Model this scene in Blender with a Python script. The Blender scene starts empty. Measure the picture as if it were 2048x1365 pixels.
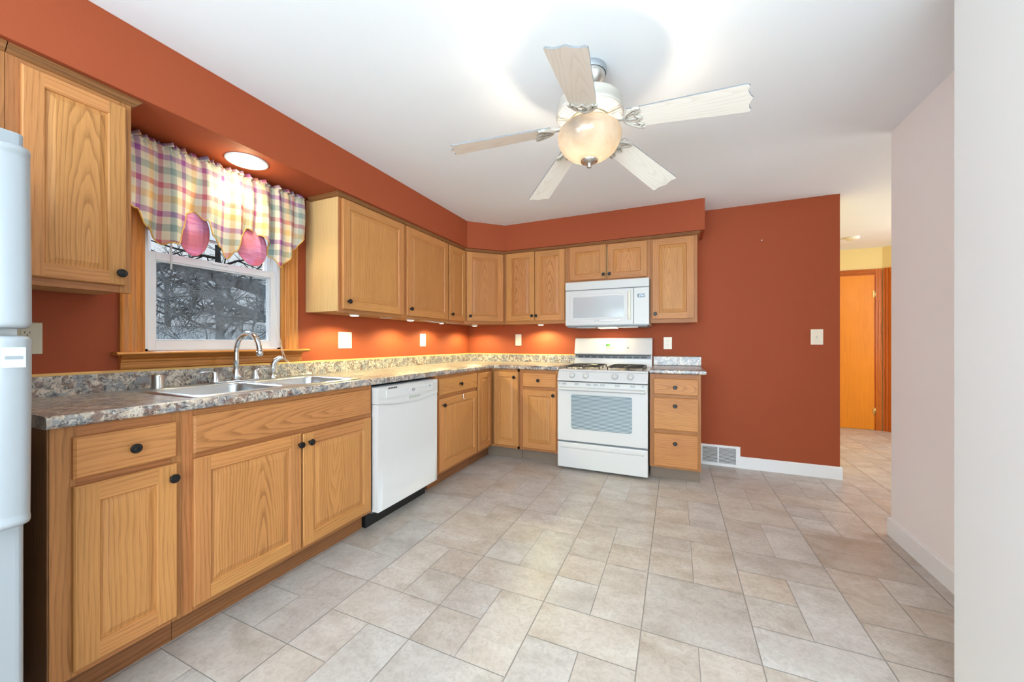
import bpy, bmesh, math, random
from mathutils import Vector, Matrix
S = bpy.context.scene
COL = S.collection
PI = math.pi
R = math.radians

# ------------------------------------------------------------------ camera, world, light, exposure
FPX = 746.4
cam_d = bpy.data.cameras.new('camera')
cam_d.sensor_fit = 'HORIZONTAL'
cam_d.sensor_width = 36.0
cam_d.lens = FPX * 36.0 / 2048.0
cam_d.shift_y = 4.0 / 2048.0
cam_d.clip_start = 0.05
cam_d.clip_end = 200
cam = bpy.data.objects.new('camera', cam_d)
COL.objects.link(cam)
cam.location = (2.3096, -3.9528, 1.1396)
cam.rotation_euler = (R(90), 0, 0.4144)
S.camera = cam

S.view_settings.view_transform = 'Standard'
S.view_settings.look = 'None'
S.view_settings.gamma = 1.0
S.view_settings.exposure = 0.42
S.view_settings.use_curve_mapping = False
S.cycles.max_bounces = 10
S.cycles.diffuse_bounces = 6
S.cycles.glossy_bounces = 4
S.cycles.transmission_bounces = 8
S.cycles.transparent_max_bounces = 16
S.cycles.sample_clamp_indirect = 6.0
S.cycles.caustics_reflective = False
S.cycles.caustics_refractive = False

W = bpy.data.worlds.new('world')
S.world = W
W.use_nodes = True
_n = W.node_tree.nodes
_n['Background'].inputs[0].default_value = (0.56, 0.62, 0.66, 1)
_n['Background'].inputs[1].default_value = 1.0


def light(name, kind, loc, energy, color=(1, 1, 1), rot=(0, 0, 0), **k):
    d = bpy.data.lights.new(name, kind)
    d.energy = energy
    d.color = color
    for a, b in k.items():
        setattr(d, a, b)
    o = bpy.data.objects.new(name, d)
    COL.objects.link(o)
    o.location = loc
    o.rotation_euler = rot
    return o


# added fill lamps in the unseen dining room, then kitchen and hall daylight
DAY = (0.74, 0.90, 1.0)
light('rear_fill_light', 'AREA', (2.3, -6.85, 1.35), 275, DAY, (R(135), 0, 0), shape='RECTANGLE', size=3.4, size_y=1.9)  # added fill behind the camera, tilted up to brighten the ceiling
light('side_fill_light', 'AREA', (0.12, -5.75, 1.4), 125, DAY, (0, R(-114), 0), shape='RECTANGLE', size=1.6, size_y=1.9)  # added fill against the solid left wall, brightens the grey wall opposite
light('dining_fill_light', 'AREA', (5.35, -4.6, 1.4), 35, DAY, (0, R(125), 0), shape='RECTANGLE', size=1.9, size_y=2.4)  # added fill standing free in the dining room, out of view
light('kitchen_window_daylight', 'AREA', (-2.6, -2.69, 3.7), 420, (0.76, 0.90, 1.0), (0, R(-52), 0), shape='RECTANGLE', size=1.6, size_y=2.2)
light('hall_window_daylight', 'AREA', (6.35, 0.3, 1.4), 80, (0.82, 0.92, 1.0), (0, R(84), 0), shape='RECTANGLE', size=1.7, size_y=2.4)

# ------------------------------------------------------------------ dimensions
H = 2.3877            # ceiling
F = 0.6165            # base cabinet face
U = 0.304             # wall cabinet face
SB = 2.1176           # soffit underside
SD = 0.352            # soffit depth
XA = 0.643            # soffit diagonal
XR = 3.561            # end of the red wall
CT0, CT1 = 0.886, 0.925


# ------------------------------------------------------------------ mesh builder
def earlier_rand():
    return random.random()


class MB:
    def __init__(s, M=None):
        s.v, s.f, s.uv, s.sd, s.sm, s.mi = [], [], [], [], [], []
        s.M = M or Matrix()

    def face(s, idx, uvs=None, seed=(0.5, 0), smooth=False, mi=0):
        s.f.append(idx)
        s.uv.append(uvs or [(0, 0)] * len(idx))
        s.sd.append(seed)
        s.sm.append(smooth)
        s.mi.append(mi)

    def pts(s, ps):
        b = len(s.v)
        for p in ps:
            s.v.append(tuple(s.M @ Vector(p)))
        return b

    def poly(s, ps, grain='z', seed=None, mode=0, smooth=False, mi=0, org=(0, 0, 0)):
        b = s.pts(ps)
        n = len(ps)
        if seed is None:
            seed = random.random()
        g = 'xyz'.index(grain)
        a, c, d = Vector(ps[0]), Vector(ps[1]), Vector(ps[2])
        nn = (c - a).cross(d - a)
        ax = max(range(3), key=lambda i: abs(nn[i]))
        oth = [i for i in range(3) if i != g and i != ax]
        ui = oth[0] if ax != g else (g + 1) % 3
        vi = g if ax != g else (g + 2) % 3
        s.face(list(range(b, b + n)), [(p[ui] - org[ui], p[vi] - org[vi]) for p in ps], (seed, mode), smooth, mi)

    def box(s, x0, x1, y0, y1, z0, z1, grain='z', seed=None, mode=0, mi=0):
        if seed is None:
            seed = random.random()
        x0, x1 = min(x0, x1), max(x0, x1)
        y0, y1 = min(y0, y1), max(y0, y1)
        z0, z1 = min(z0, z1), max(z0, z1)
        P = [(x0, y0, z0), (x1, y0, z0), (x1, y1, z0), (x0, y1, z0), (x0, y0, z1), (x1, y0, z1), (x1, y1, z1), (x0, y1, z1)]
        b = s.pts(P)
        g = 'xyz'.index(grain)
        c = [(x0 + x1) / 2, (y0 + y1) / 2, (z0 + z1) / 2]
        for q, ax in (((0, 3, 2, 1), 2), ((4, 5, 6, 7), 2), ((0, 1, 5, 4), 1), ((2, 3, 7, 6), 1), ((1, 2, 6, 5), 0), ((3, 0, 4, 7), 0)):
            if ax != g:
                ui = 3 - ax - g
                vi = g
                uv = [(P[i][ui] - c[ui], P[i][vi]) for i in q]
            else:
                ui, vi = [i for i in range(3) if i != g]
                uv = [(P[i][ui], P[i][vi] * 0.3) for i in q]
            s.face([b + i for i in q], uv, (seed, mode), False, mi)

    def prism(s, foot, z0, z1, grain='z', seed=None, mi=0, caps=True):
        """vertical prism over a footprint (counter-clockwise seen from above)"""
        if seed is None:
            seed = random.random()
        n = len(foot)
        b = s.pts([(x, y, z0) for x, y in foot] + [(x, y, z1) for x, y in foot])
        acc = 0
        for i in range(n):
            j = (i + 1) % n
            L = math.hypot(foot[j][0] - foot[i][0], foot[j][1] - foot[i][1])
            uv = [(acc, z0), (acc + L, z0), (acc + L, z1), (acc, z1)]
            if grain != 'z':
                uv = [(v, u) for u, v in uv]
            s.face([b + i, b + j, b + n + j, b + n + i], uv, (seed, 0), False, mi)
            acc += L
        if caps:
            s.face([b + i for i in range(n - 1, -1, -1)], [foot[i] for i in range(n - 1, -1, -1)], (seed, 0), False, mi)
            s.face([b + n + i for i in range(n)], list(foot), (seed, 0), False, mi)

    def extrude(s, prof, axis, a0, a1, smooth=False, mi=0, seed=None, grain_along=True):
        """prof: 2D points in the two other axes (in xyz order), extruded along axis"""
        if seed is None:
            seed = random.random()
        ai = 'xyz'.index(axis)
        o = [i for i in range(3) if i != ai]

        def P(p, a):
            r = [0, 0, 0]
            r[ai] = a
            r[o[0]] = p[0]
            r[o[1]] = p[1]
            return tuple(r)
        n = len(prof)
        b = s.pts([P(p, a0) for p in prof] + [P(p, a1) for p in prof])
        area = sum(prof[i][0] * prof[(i + 1) % n][1] - prof[(i + 1) % n][0] * prof[i][1] for i in range(n))
        flip = (area > 0) ^ (ai == 1)
        acc = 0
        for i in range(n):
            j = (i + 1) % n
            L = math.hypot(prof[j][0] - prof[i][0], prof[j][1] - prof[i][1])
            idx = [b + i, b + j, b + n + j, b + n + i]
            uv = [(acc, a0), (acc + L, a0), (acc + L, a1), (acc, a1)]
            if not flip:
                idx.reverse()
                uv.reverse()
            s.face(idx, uv, (seed, 0), smooth, mi)
            acc += L
        c0 = [b + i for i in range(n)]
        c1 = [b + n + i for i in range(n)]
        if flip:
            c0.reverse()
        else:
            c1.reverse()
        s.face(c0, None, (seed, 0), False, mi)
        s.face(c1, None, (seed, 0), False, mi)

    def sweep(s, path, prof, seed=None, smooth=False, mi=0):
        """horizontal path [(x,y)], prof closed [(offset to the right of travel, z)] listed clockwise looking along travel"""
        if seed is None:
            seed = random.random()
        m = len(path)
        rings = []
        dist = 0
        ds = []
        for i, p in enumerate(path):
            p = Vector(p)
            d0 = (p - Vector(path[i - 1])).normalized() if i else None
            d1 = (Vector(path[i + 1]) - p).normalized() if i < m - 1 else None
            if i:
                dist += (p - Vector(path[i - 1])).length
            ds.append(dist)
            n0 = Vector((d0.y, -d0.x)) if d0 else None
            n1 = Vector((d1.y, -d1.x)) if d1 else None
            if n0 and n1:
                nn = (n0 + n1).normalized()
                nn = nn / max(0.2, nn.dot(n0))
            else:
                nn = n0 or n1
            rings.append(s.pts([(p.x + nn.x * o, p.y + nn.y * o, z) for o, z in prof]))
        n = len(prof)
        acc = [0]
        for i in range(n):
            j = (i + 1) % n
            acc.append(acc[-1] + math.hypot(prof[j][0] - prof[i][0], prof[j][1] - prof[i][1]))
        for k in range(m - 1):
            for i in range(n):
                j = (i + 1) % n
                s.face([rings[k] + i, rings[k] + j, rings[k + 1] + j, rings[k + 1] + i],
                       [(acc[i], ds[k]), (acc[i + 1], ds[k]), (acc[i + 1], ds[k + 1]), (acc[i], ds[k + 1])], (seed, 0), smooth, mi)
        s.face([rings[0] + i for i in range(n - 1, -1, -1)], None, (seed, 0), False, mi)
        s.face([rings[-1] + i for i in range(n)], None, (seed, 0), False, mi)

    def lathe(s, prof, n=24, c=(0, 0, 0), axis='z', smooth=True, mi=0, a0=0, cap=True):
        """prof [(r, h)] from one end to the other"""
        rings = []
        for r, h in prof:
            ps = []
            for i in range(n):
                a = a0 + 2 * PI * i / n
                u, v = r * math.cos(a), r * math.sin(a)
                if axis == 'z':
                    p = (u, v, h)
                elif axis == 'y':
                    p = (u, h, -v)
                else:
                    p = (h, u, v)
                ps.append((p[0] + c[0], p[1] + c[1], p[2] + c[2]))
            rings.append(s.pts(ps))
        for k in range(len(prof) - 1):
            for i in range(n):
                j = (i + 1) % n
                s.face([rings[k] + i, rings[k] + j, rings[k + 1] + j, rings[k + 1] + i],
                       [(i / n, prof[k][1]), ((i + 1) / n, prof[k][1]), ((i + 1) / n, prof[k + 1][1]), (i / n, prof[k + 1][1])], (0.5, 0), smooth, mi)
        if cap:
            if prof[0][0] > 1e-6:
                s.face([rings[0] + i for i in range(n - 1, -1, -1)], None, (0.5, 0), False, mi)
            if prof[-1][0] > 1e-6:
                s.face([rings[-1] + i for i in range(n)], None, (0.5, 0), False, mi)

    def tube(s, path, rad, n=8, smooth=True, mi=0, flat=1.0):
        path = [Vector(p) for p in path]
        m = len(path)
        rr = rad if isinstance(rad, (list, tuple)) else [rad] * m
        up = Vector((0, 0, 1))
        t0 = (path[1] - path[0]).normalized()
        if abs(t0.dot(up)) > 0.9:
            up = Vector((1, 0, 0))
        nx = t0.cross(up).normalized()
        rings = []
        for i in range(m):
            t = ((path[min(i + 1, m - 1)] - path[max(i - 1, 0)])).normalized()
            nx = (nx - t * nx.dot(t))
            nx = nx.normalized() if nx.length > 1e-6 else t.orthogonal().normalized()
            ny = t.cross(nx)
            rings.append(s.pts([path[i] + (nx * math.cos(2 * PI * k / n) + ny * math.sin(2 * PI * k / n) * flat) * rr[i] for k in range(n)]))
        for q in range(m - 1):
            for k in range(n):
                l = (k + 1) % n
                s.face([rings[q] + k, rings[q] + l, rings[q + 1] + l, rings[q + 1] + k], None, (0.5, 0), smooth, mi)
        if n > 3:
            s.face([rings[0] + k for k in range(n - 1, -1, -1)], None, (0.5, 0), False, mi)
            s.face([rings[-1] + k for k in range(n)], None, (0.5, 0), False, mi)

    def grid(s, P, nu, nv, smooth=True, uv=None, mi=0, seed=(0.5, 0), close_u=False):
        """P(i,j) -> point"""
        b = s.pts([P(i, j) for j in range(nv + 1) for i in range(nu + 1)])
        w = nu + 1
        for j in range(nv):
            for i in range(nu):
                q = [(i, j), (i + 1, j), (i + 1, j + 1), (i, j + 1)]
                s.face([b + y * w + x for x, y in q], [uv(x, y) for x, y in q] if uv else None, seed, smooth, mi)

    def obj(s, name, mat, parent=None, bevel=0, seg=2, weld=True, smooth_angle=None, loc=None, solid=0):
        me = bpy.data.meshes.new(name)
        me.from_pydata(s.v, [], s.f)
        l1 = me.uv_layers.new(name='grain')
        l2 = me.uv_layers.new(name='seed')
        k = 0
        for fi, f in enumerate(s.f):
            for c in range(len(f)):
                l1.data[k].uv = s.uv[fi][c]
                l2.data[k].uv = s.sd[fi]
                k += 1
        mats = mat if isinstance(mat, (list, tuple)) else [mat]
        for m in mats:
            me.materials.append(m)
        me.polygons.foreach_set('use_smooth', s.sm)
        me.polygons.foreach_set('material_index', s.mi)
        bm = bmesh.new()
        bm.from_mesh(me)
        bmesh.ops.remove_doubles(bm, verts=bm.verts, dist=1e-6)
        bm.to_mesh(me)
        bm.free()
        me.update()
        o = bpy.data.objects.new(name, me)
        COL.objects.link(o)
        if parent:
            o.parent = parent
        if loc:
            o.location = loc
        if solid:
            m = o.modifiers.new('thick', 'SOLIDIFY')
            m.thickness = solid
            m.offset = 0
        if bevel:
            m = o.modifiers.new('bevel', 'BEVEL')
            m.width = bevel
            m.segments = seg
            m.limit_method = 'ANGLE'
            m.angle_limit = R(35)
            m.use_clamp_overlap = True
        return o


def thing(name, label, cat, loc=(0, 0, 0), rz=0, group=None, **props):
    o = bpy.data.objects.new(name, None)
    o.empty_display_size = 0.1
    COL.objects.link(o)
    o.location = loc
    o.rotation_euler = (0, 0, rz)
    tag(o, label, cat, group)
    return o


def tag(o, label, cat, group=None):
    o['label'] = label
    o['category'] = cat
    if group:
        o['group'] = group
    return o


def struct(o, label=None):
    o['kind'] = 'structure'
    if label:
        o['label'] = label
    return o


# ------------------------------------------------------------------ materials
def srgb(r, g, b):
    def f(c):
        c /= 255.0
        return c / 12.92 if c <= 0.04045 else ((c + 0.055) / 1.055) ** 2.4
    return (f(r), f(g), f(b), 1.0)


class NT:
    def __init__(s, name):
        s.m = bpy.data.materials.new(name)
        s.m.use_nodes = True
        s.t = s.m.node_tree
        s.b = s.t.nodes['Principled BSDF']
        s.out = s.t.nodes['Material Output']

    def n(s, kind, **k):
        nd = s.t.nodes.new(kind)
        for a, b in k.items():
            setattr(nd, a, b)
        return nd

    def link(s, a, b):
        s.t.links.new(a, b)

    def put(s, sock, v):
        if hasattr(v, 'links') or isinstance(v, bpy.types.NodeSocket):
            s.t.links.new(v, sock)
        else:
            sock.default_value = v

    def math(s, op, a, b=None, c=None, clamp=False):
        nd = s.n('ShaderNodeMath', operation=op)
        nd.use_clamp = clamp
        s.put(nd.inputs[0], a)
        if b is not None:
            s.put(nd.inputs[1], b)
        if c is not None:
            s.put(nd.inputs[2], c)
        return nd.outputs[0]

    def comb(s, x, y, z):
        nd = s.n('ShaderNodeCombineXYZ')
        for i, v in enumerate((x, y, z)):
            s.put(nd.inputs[i], v)
        return nd.outputs[0]

    def sep(s, v):
        nd = s.n('ShaderNodeSeparateXYZ')
        s.link(v, nd.inputs[0])
        return nd.outputs

    def uv(s, name):
        nd = s.n('ShaderNodeUVMap')
        nd.uv_map = name
        return nd.outputs[0]

    def noise(s, vec, scale, detail=2.0, rough=0.5, dist=0.0):
        nd = s.n('ShaderNodeTexNoise')
        if vec is not None:
            s.link(vec, nd.inputs['Vector'])
        nd.inputs['Scale'].default_value = scale
        nd.inputs['Detail'].default_value = detail
        nd.inputs['Roughness'].default_value = rough
        nd.inputs['Distortion'].default_value = dist
        return nd.outputs[0]

    def ramp(s, fac, stops, interp='LINEAR'):
        nd = s.n('ShaderNodeValToRGB')
        cr = nd.color_ramp
        cr.interpolation = interp
        while len(cr.elements) > 1:
            cr.elements.remove(cr.elements[0])
        cr.elements[0].position = stops[0][0]
        c = stops[0][1]
        cr.elements[0].color = c if isinstance(c, tuple) else (c, c, c, 1)
        for p, c in stops[1:]:
            e = cr.elements.new(p)
            e.color = c if isinstance(c, tuple) else (c, c, c, 1)
        s.link(fac, nd.inputs[0])
        return nd.outputs[0]

    def mix(s, fac, a, b, blend='MIX'):
        nd = s.n('ShaderNodeMix', data_type='RGBA', blend_type=blend)
        s.put(nd.inputs[0], fac)
        s.put(nd.inputs[6], a)
        s.put(nd.inputs[7], b)
        return nd.outputs[2]

    def bump(s, h, strength=0.2, dist=0.002):
        nd = s.n('ShaderNodeBump')
        nd.inputs['Strength'].default_value = strength
        nd.inputs['Distance'].default_value = dist
        s.link(h, nd.inputs['Height'])
        s.link(nd.outputs[0], s.b.inputs['Normal'])

    def set(s, **k):
        for a, v in k.items():
            s.put(s.b.inputs[a.replace('_', ' ')], v)
        return s

    def obj(s):
        return s.n('ShaderNodeTexCoord').outputs['Object']

    def geo(s):
        return s.n('ShaderNodeNewGeometry').outputs['Position']


def plain(name, col, rough=0.5, metal=0.0, **k):
    t = NT(name)
    t.set(Base_Color=col, Roughness=rough, Metallic=metal, **k)
    return t.m


def oak(name, light_c, dark_c, rough=0.38, ring=0.75, pore=0.5, tint=0.16, freq=62.0):
    t = NT(name)
    u, v, _ = t.sep(t.uv('grain'))
    sd, mode, _ = t.sep(t.uv('seed'))
    o1 = t.math('MULTIPLY', sd, 37.0)
    vs = t.math('MULTIPLY', v, 0.13)
    vec = t.comb(t.math('ADD', u, o1), t.math('ADD', vs, t.math('MULTIPLY', sd, 11.0)), t.math('MULTIPLY', sd, 53.0))
    n1 = t.noise(vec, 14.0, 3.0, 0.55)
    n1 = t.math('SUBTRACT', n1, 0.5)
    n0 = t.math('SUBTRACT', t.noise(vec, 4.0, 1.0), 0.5)
    # straight grain
    ls = t.math('ADD', t.math('MULTIPLY', t.math('ADD', u, o1), freq * 0.9), t.math('ADD', t.math('MULTIPLY', n1, 3.0), t.math('MULTIPLY', n0, 8.0)))
    # cathedral grain: nested long ellipses
    v0 = t.math('SUBTRACT', t.math('MULTIPLY', t.math('FRACT', t.math('MULTIPLY', sd, 17.3)), 1.2), 0.25)
    dv = t.math('MULTIPLY', t.math('SUBTRACT', v, v0), 0.095)
    du = t.math('ADD', u, t.math('MULTIPLY', t.math('SUBTRACT', t.math('FRACT', t.math('MULTIPLY', sd, 91.7)), 0.5), 0.08))
    du = t.math('ADD', du, t.math('MULTIPLY', n0, 0.05))
    rr = t.math('SQRT', t.math('ADD', t.math('MULTIPLY', du, du), t.math('MULTIPLY', dv, dv)))
    lc = t.math('ADD', t.math('MULTIPLY', rr, freq * 1.25), t.math('MULTIPLY', n1, 3.2))
    mx = t.n('ShaderNodeMix', data_type='FLOAT')
    t.link(mode, mx.inputs[0])
    t.link(ls, mx.inputs[2])
    t.link(lc, mx.inputs[3])
    fr = t.math('FRACT', mx.outputs[0])
    band = t.ramp(fr, [(0.0, 0.08), (0.10, 0.9), (0.24, 0.6), (0.5, 0.18), (1.0, 0.05)])
    vec2 = t.comb(t.math('MULTIPLY', t.math('ADD', u, o1), 620.0), t.math('MULTIPLY', v, 9.0), sd)
    pores = t.noise(vec2, 1.0, 2.0, 0.6)
    pores = t.ramp(pores, [(0.42, 0.0), (0.66, 1.0)])
    vary = t.ramp(t.noise(t.comb(t.math('MULTIPLY', t.math('ADD', u, o1), 22.0), t.math('MULTIPLY', v, 1.6), sd), 1.0, 2.0), [(0.34, 0.25), (0.66, 1.0)])
    bold = t.math('ADD', 1.0, t.math('MULTIPLY', mode, 0.7))
    band_c = t.math('MULTIPLY', t.math('MULTIPLY', band, vary), bold, clamp=True)
    pore_m = t.math('MULTIPLY', pores, t.math('ADD', t.math('MULTIPLY', band, 0.7), 0.3))
    mid = tuple((light_c[i] * 0.30 + dark_c[i] * 0.70) for i in range(3)) + (1,)
    c = t.mix(t.math('MULTIPLY', band_c, ring, clamp=True), light_c, mid)
    c = t.mix(t.math('MULTIPLY', pore_m, pore), c, dark_c)
    blotch = t.noise(t.comb(t.math('ADD', u, o1), t.math('MULTIPLY', v, 0.5), sd), 5.0, 1.0)
    val = t.math('ADD', 1.0 - tint * 0.5, t.math('MULTIPLY', t.math('FRACT', t.math('MULTIPLY', sd, 7.77)), tint))
    val = t.math('MULTIPLY', val, t.math('ADD', 0.92, t.math('MULTIPLY', blotch, 0.16)))
    hsv = t.n('ShaderNodeHueSaturation')
    t.link(val, hsv.inputs['Value'])
    t.link(t.math('ADD', 0.496, t.math('MULTIPLY', t.math('FRACT', t.math('MULTIPLY', sd, 3.33)), 0.008)), hsv.inputs['Hue'])
    t.link(c, hsv.inputs['Color'])
    t.link(hsv.outputs[0], t.b.inputs['Base Color'])
    t.set(Roughness=rough + 0.08, Specular_IOR_Level=0.32)
    t.bump(t.math('ADD', pores, t.math('MULTIPLY', band, 0.5)), 0.12, 0.0006)
    return t.m


OAK = oak('oak', srgb(194, 134, 78), srgb(118, 66, 28), ring=0.68, pore=0.5, freq=78)
OAK_FRAME = oak('oak_frame', srgb(176, 117, 68), srgb(98, 54, 22), ring=0.75, pore=0.5, freq=78)
OAK_LIGHT = oak('oak_veneer_light', srgb(214, 178, 126), srgb(168, 120, 70), ring=0.5, pore=0.3)
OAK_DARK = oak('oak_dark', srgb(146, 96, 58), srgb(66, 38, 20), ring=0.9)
PINE = oak('window_trim_wood', srgb(206, 138, 66), srgb(130, 68, 22), rough=0.3, freq=80)
SPLASHTRIM = oak('splash_trim_wood', srgb(226, 182, 112), srgb(190, 130, 66), rough=0.35, ring=0.4, pore=0.2)
HALLWOOD = oak('hall_casing_wood', srgb(196, 100, 26), srgb(96, 36, 8), rough=0.25, ring=1.0)
DOORWOOD = oak('hall_door_wood', srgb(222, 134, 34), srgb(180, 88, 16), rough=0.22, ring=0.3, pore=0.15, freq=20)
BLADE = oak('fan_blade_wood', srgb(250, 244, 234), srgb(222, 208, 192), rough=0.45, ring=0.45, pore=0.25, freq=70)


def paint(name, col, rough=0.6, bump=0.08, scale=260.0):
    t = NT(name)
    p = t.geo()
    nz = t.noise(p, scale, 2.0)
    big = t.noise(p, 2.0, 1.0)
    c2 = tuple(x * 0.93 for x in col[:3]) + (1,)
    t.set(Base_Color=t.mix(t.math('MULTIPLY', big, 0.6), col, c2), Roughness=rough, Specular_IOR_Level=0.3)
    t.bump(nz, bump, 0.002)
    return t.m


RED = paint('terracotta_paint', srgb(156, 73, 40), 0.7, 0.14, 180)
WHITE_C = paint('ceiling_paint', srgb(236, 240, 243), 0.8, 0.03)
GREY = paint('greige_paint', srgb(240, 234, 232), 0.55, 0.05)
NEARW = paint('pale_grey_paint', srgb(214, 213, 210), 0.55, 0.03)
YELLOW = paint('cream_paint', srgb(232, 206, 140), 0.6, 0.05)
TRIMW = plain('white_trim_paint', srgb(232, 232, 232), 0.35)
VINYLW = plain('white_vinyl', srgb(226, 226, 228), 0.35)
APPL = plain('white_enamel', srgb(208, 206, 204), 0.22)
APPL2 = plain('white_plastic', srgb(202, 201, 198), 0.35)
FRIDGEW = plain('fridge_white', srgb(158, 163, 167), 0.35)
ALMOND = plain('almond_plastic', srgb(232, 220, 200), 0.35)
PRINTG = plain('grey_print', srgb(150, 152, 154), 0.5)  # flat grey of the printed lettering and badges
GREYP = plain('grey_plastic', srgb(112, 118, 124), 0.4)
PALEG = plain('pale_grey_print', srgb(196, 196, 194), 0.5)
BLACK = plain('black_plastic', srgb(18, 18, 19), 0.45)
KNOB = plain('oil_rubbed_bronze', srgb(26, 24, 24), 0.28, 0.4)
CHROME = plain('chrome', srgb(222, 226, 230), 0.08, 1.0)
STEELK = plain('brushed_nickel', srgb(205, 203, 198), 0.28, 1.0)
BRASS = plain('brass', srgb(226, 196, 130), 0.3, 1.0)
IRON = plain('grate_iron', srgb(52, 50, 50), 0.35, 0.2)
STEELB = plain('burner_metal', srgb(170, 166, 158), 0.35, 0.8)
FANW = plain('fan_white_enamel', srgb(186, 180, 170), 0.35)
SLATW = plain('blind_white', srgb(224, 226, 228), 0.5)
CORD = plain('white_cord', srgb(226, 220, 206), 0.6)
DARKIN = plain('dark_interior', srgb(24, 24, 26), 0.6)


def steel():
    t = NT('brushed_stainless')
    p = t.obj()
    x, y, z = t.sep(p)
    nz = t.noise(t.comb(t.math('MULTIPLY', x, 40.0), t.math('MULTIPLY', y, 900.0), t.math('MULTIPLY', z, 60.0)), 1.0, 2.0)
    t.set(Base_Color=srgb(205, 209, 212), Metallic=1.0, Roughness=t.math('ADD', 0.24, t.math('MULTIPLY', nz, 0.14)))
    return t.m


STEEL = steel()


def laminate():
    t = NT('granite_laminate')
    p = t.geo()
    w = t.n('ShaderNodeVectorMath', operation='ADD')
    nd = t.n('ShaderNodeTexNoise')
    nd.inputs['Scale'].default_value = 28.0
    nd.inputs['Detail'].default_value = 3.0
    t.link(p, nd.inputs['Vector'])
    sc = t.n('ShaderNodeVectorMath', operation='SCALE')
    t.link(nd.outputs['Color'], sc.inputs[0])
    sc.inputs['Scale'].default_value = 0.045
    t.link(p, w.inputs[0])
    t.link(sc.outputs[0], w.inputs[1])
    q = w.outputs[0]
    n1 = t.noise(q, 46.0, 5.0, 0.62)
    n2 = t.noise(q, 25.0, 4.0, 0.6)
    n3 = t.noise(q, 95.0, 4.0, 0.6)
    n4 = t.noise(q, 15.0, 3.0, 0.6)
    c = t.ramp(n1, [(0.30, srgb(156, 142, 130)), (0.46, srgb(192, 174, 154)), (0.54, srgb(216, 204, 188)), (0.66, srgb(180, 162, 144))])
    c = t.mix(t.ramp(n4, [(0.46, 0.0), (0.56, 0.85)]), c, srgb(128, 132, 138))
    c = t.mix(t.ramp(n2, [(0.51, 0.0), (0.59, 0.8)]), c, srgb(112, 74, 58))
    c = t.mix(t.ramp(n3, [(0.53, 0.0), (0.60, 0.85)]), c, srgb(52, 47, 50))
    c = t.mix(t.ramp(t.noise(q, 48.0, 5.0, 0.65), [(0.57, 0.0), (0.62, 0.9)]), c, srgb(40, 36, 40))
    c = t.mix(t.ramp(t.noise(q, 60.0, 2.0, 0.5), [(0.62, 0.0), (0.68, 0.8)]), c, srgb(214, 204, 188))
    t.set(Base_Color=c, Roughness=0.34, Specular_IOR_Level=0.75, Coat_Weight=0.7, Coat_Roughness=0.28)
    t.bump(n3, 0.03, 0.001)
    return t.m


LAM = laminate()


def vinyl():
    t = NT('vinyl_tile')
    p = t.geo()
    sd, rx, _ = t.sep(t.uv('seed'))
    off = t.n('ShaderNodeVectorMath', operation='ADD')
    t.link(p, off.inputs[0])
    t.link(t.comb(t.math('MULTIPLY', sd, 31.0), t.math('MULTIPLY', sd, 17.0), t.math('MULTIPLY', sd, 7.0)), off.inputs[1])
    q = off.outputs[0]
    x, y, z = t.sep(q)
    n1 = t.noise(t.comb(t.math('MULTIPLY', x, 1.0), t.math('MULTIPLY', y, 1.6), z), 4.5, 5.0, 0.6, 0.4)
    n2 = t.noise(q, 38.0, 4.0, 0.65, 1.2)
    c = t.ramp(n1, [(0.30, srgb(172, 160, 148)), (0.48, srgb(188, 178, 168)), (0.70, srgb(200, 193, 185))])
    c = t.mix(t.ramp(n2, [(0.35, 0.30), (0.58, 0.0)]), c, srgb(132, 120, 110))
    hs = t.n('ShaderNodeHueSaturation')
    t.link(c, hs.inputs['Color'])
    t.link(t.math('ADD', 0.93, t.math('MULTIPLY', rx, 0.11)), hs.inputs['Value'])
    t.link(t.math('ADD', 0.65, t.math('MULTIPLY', t.math('FRACT', t.math('MULTIPLY', rx, 9.1)), 0.6)), hs.inputs['Saturation'])
    t.set(Base_Color=hs.outputs[0], Roughness=t.math('ADD', 0.30, t.math('MULTIPLY', n2, 0.16)))
    t.bump(n2, 0.18, 0.0012)
    return t.m


VINYL = vinyl()
TOEGREY = plain('grey_brown_toe', srgb(122, 104, 88), 0.5)  # even grey-brown for the back run toe kicks
GROUT = plain('vinyl_joint', srgb(150, 142, 135), 0.5)


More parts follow.
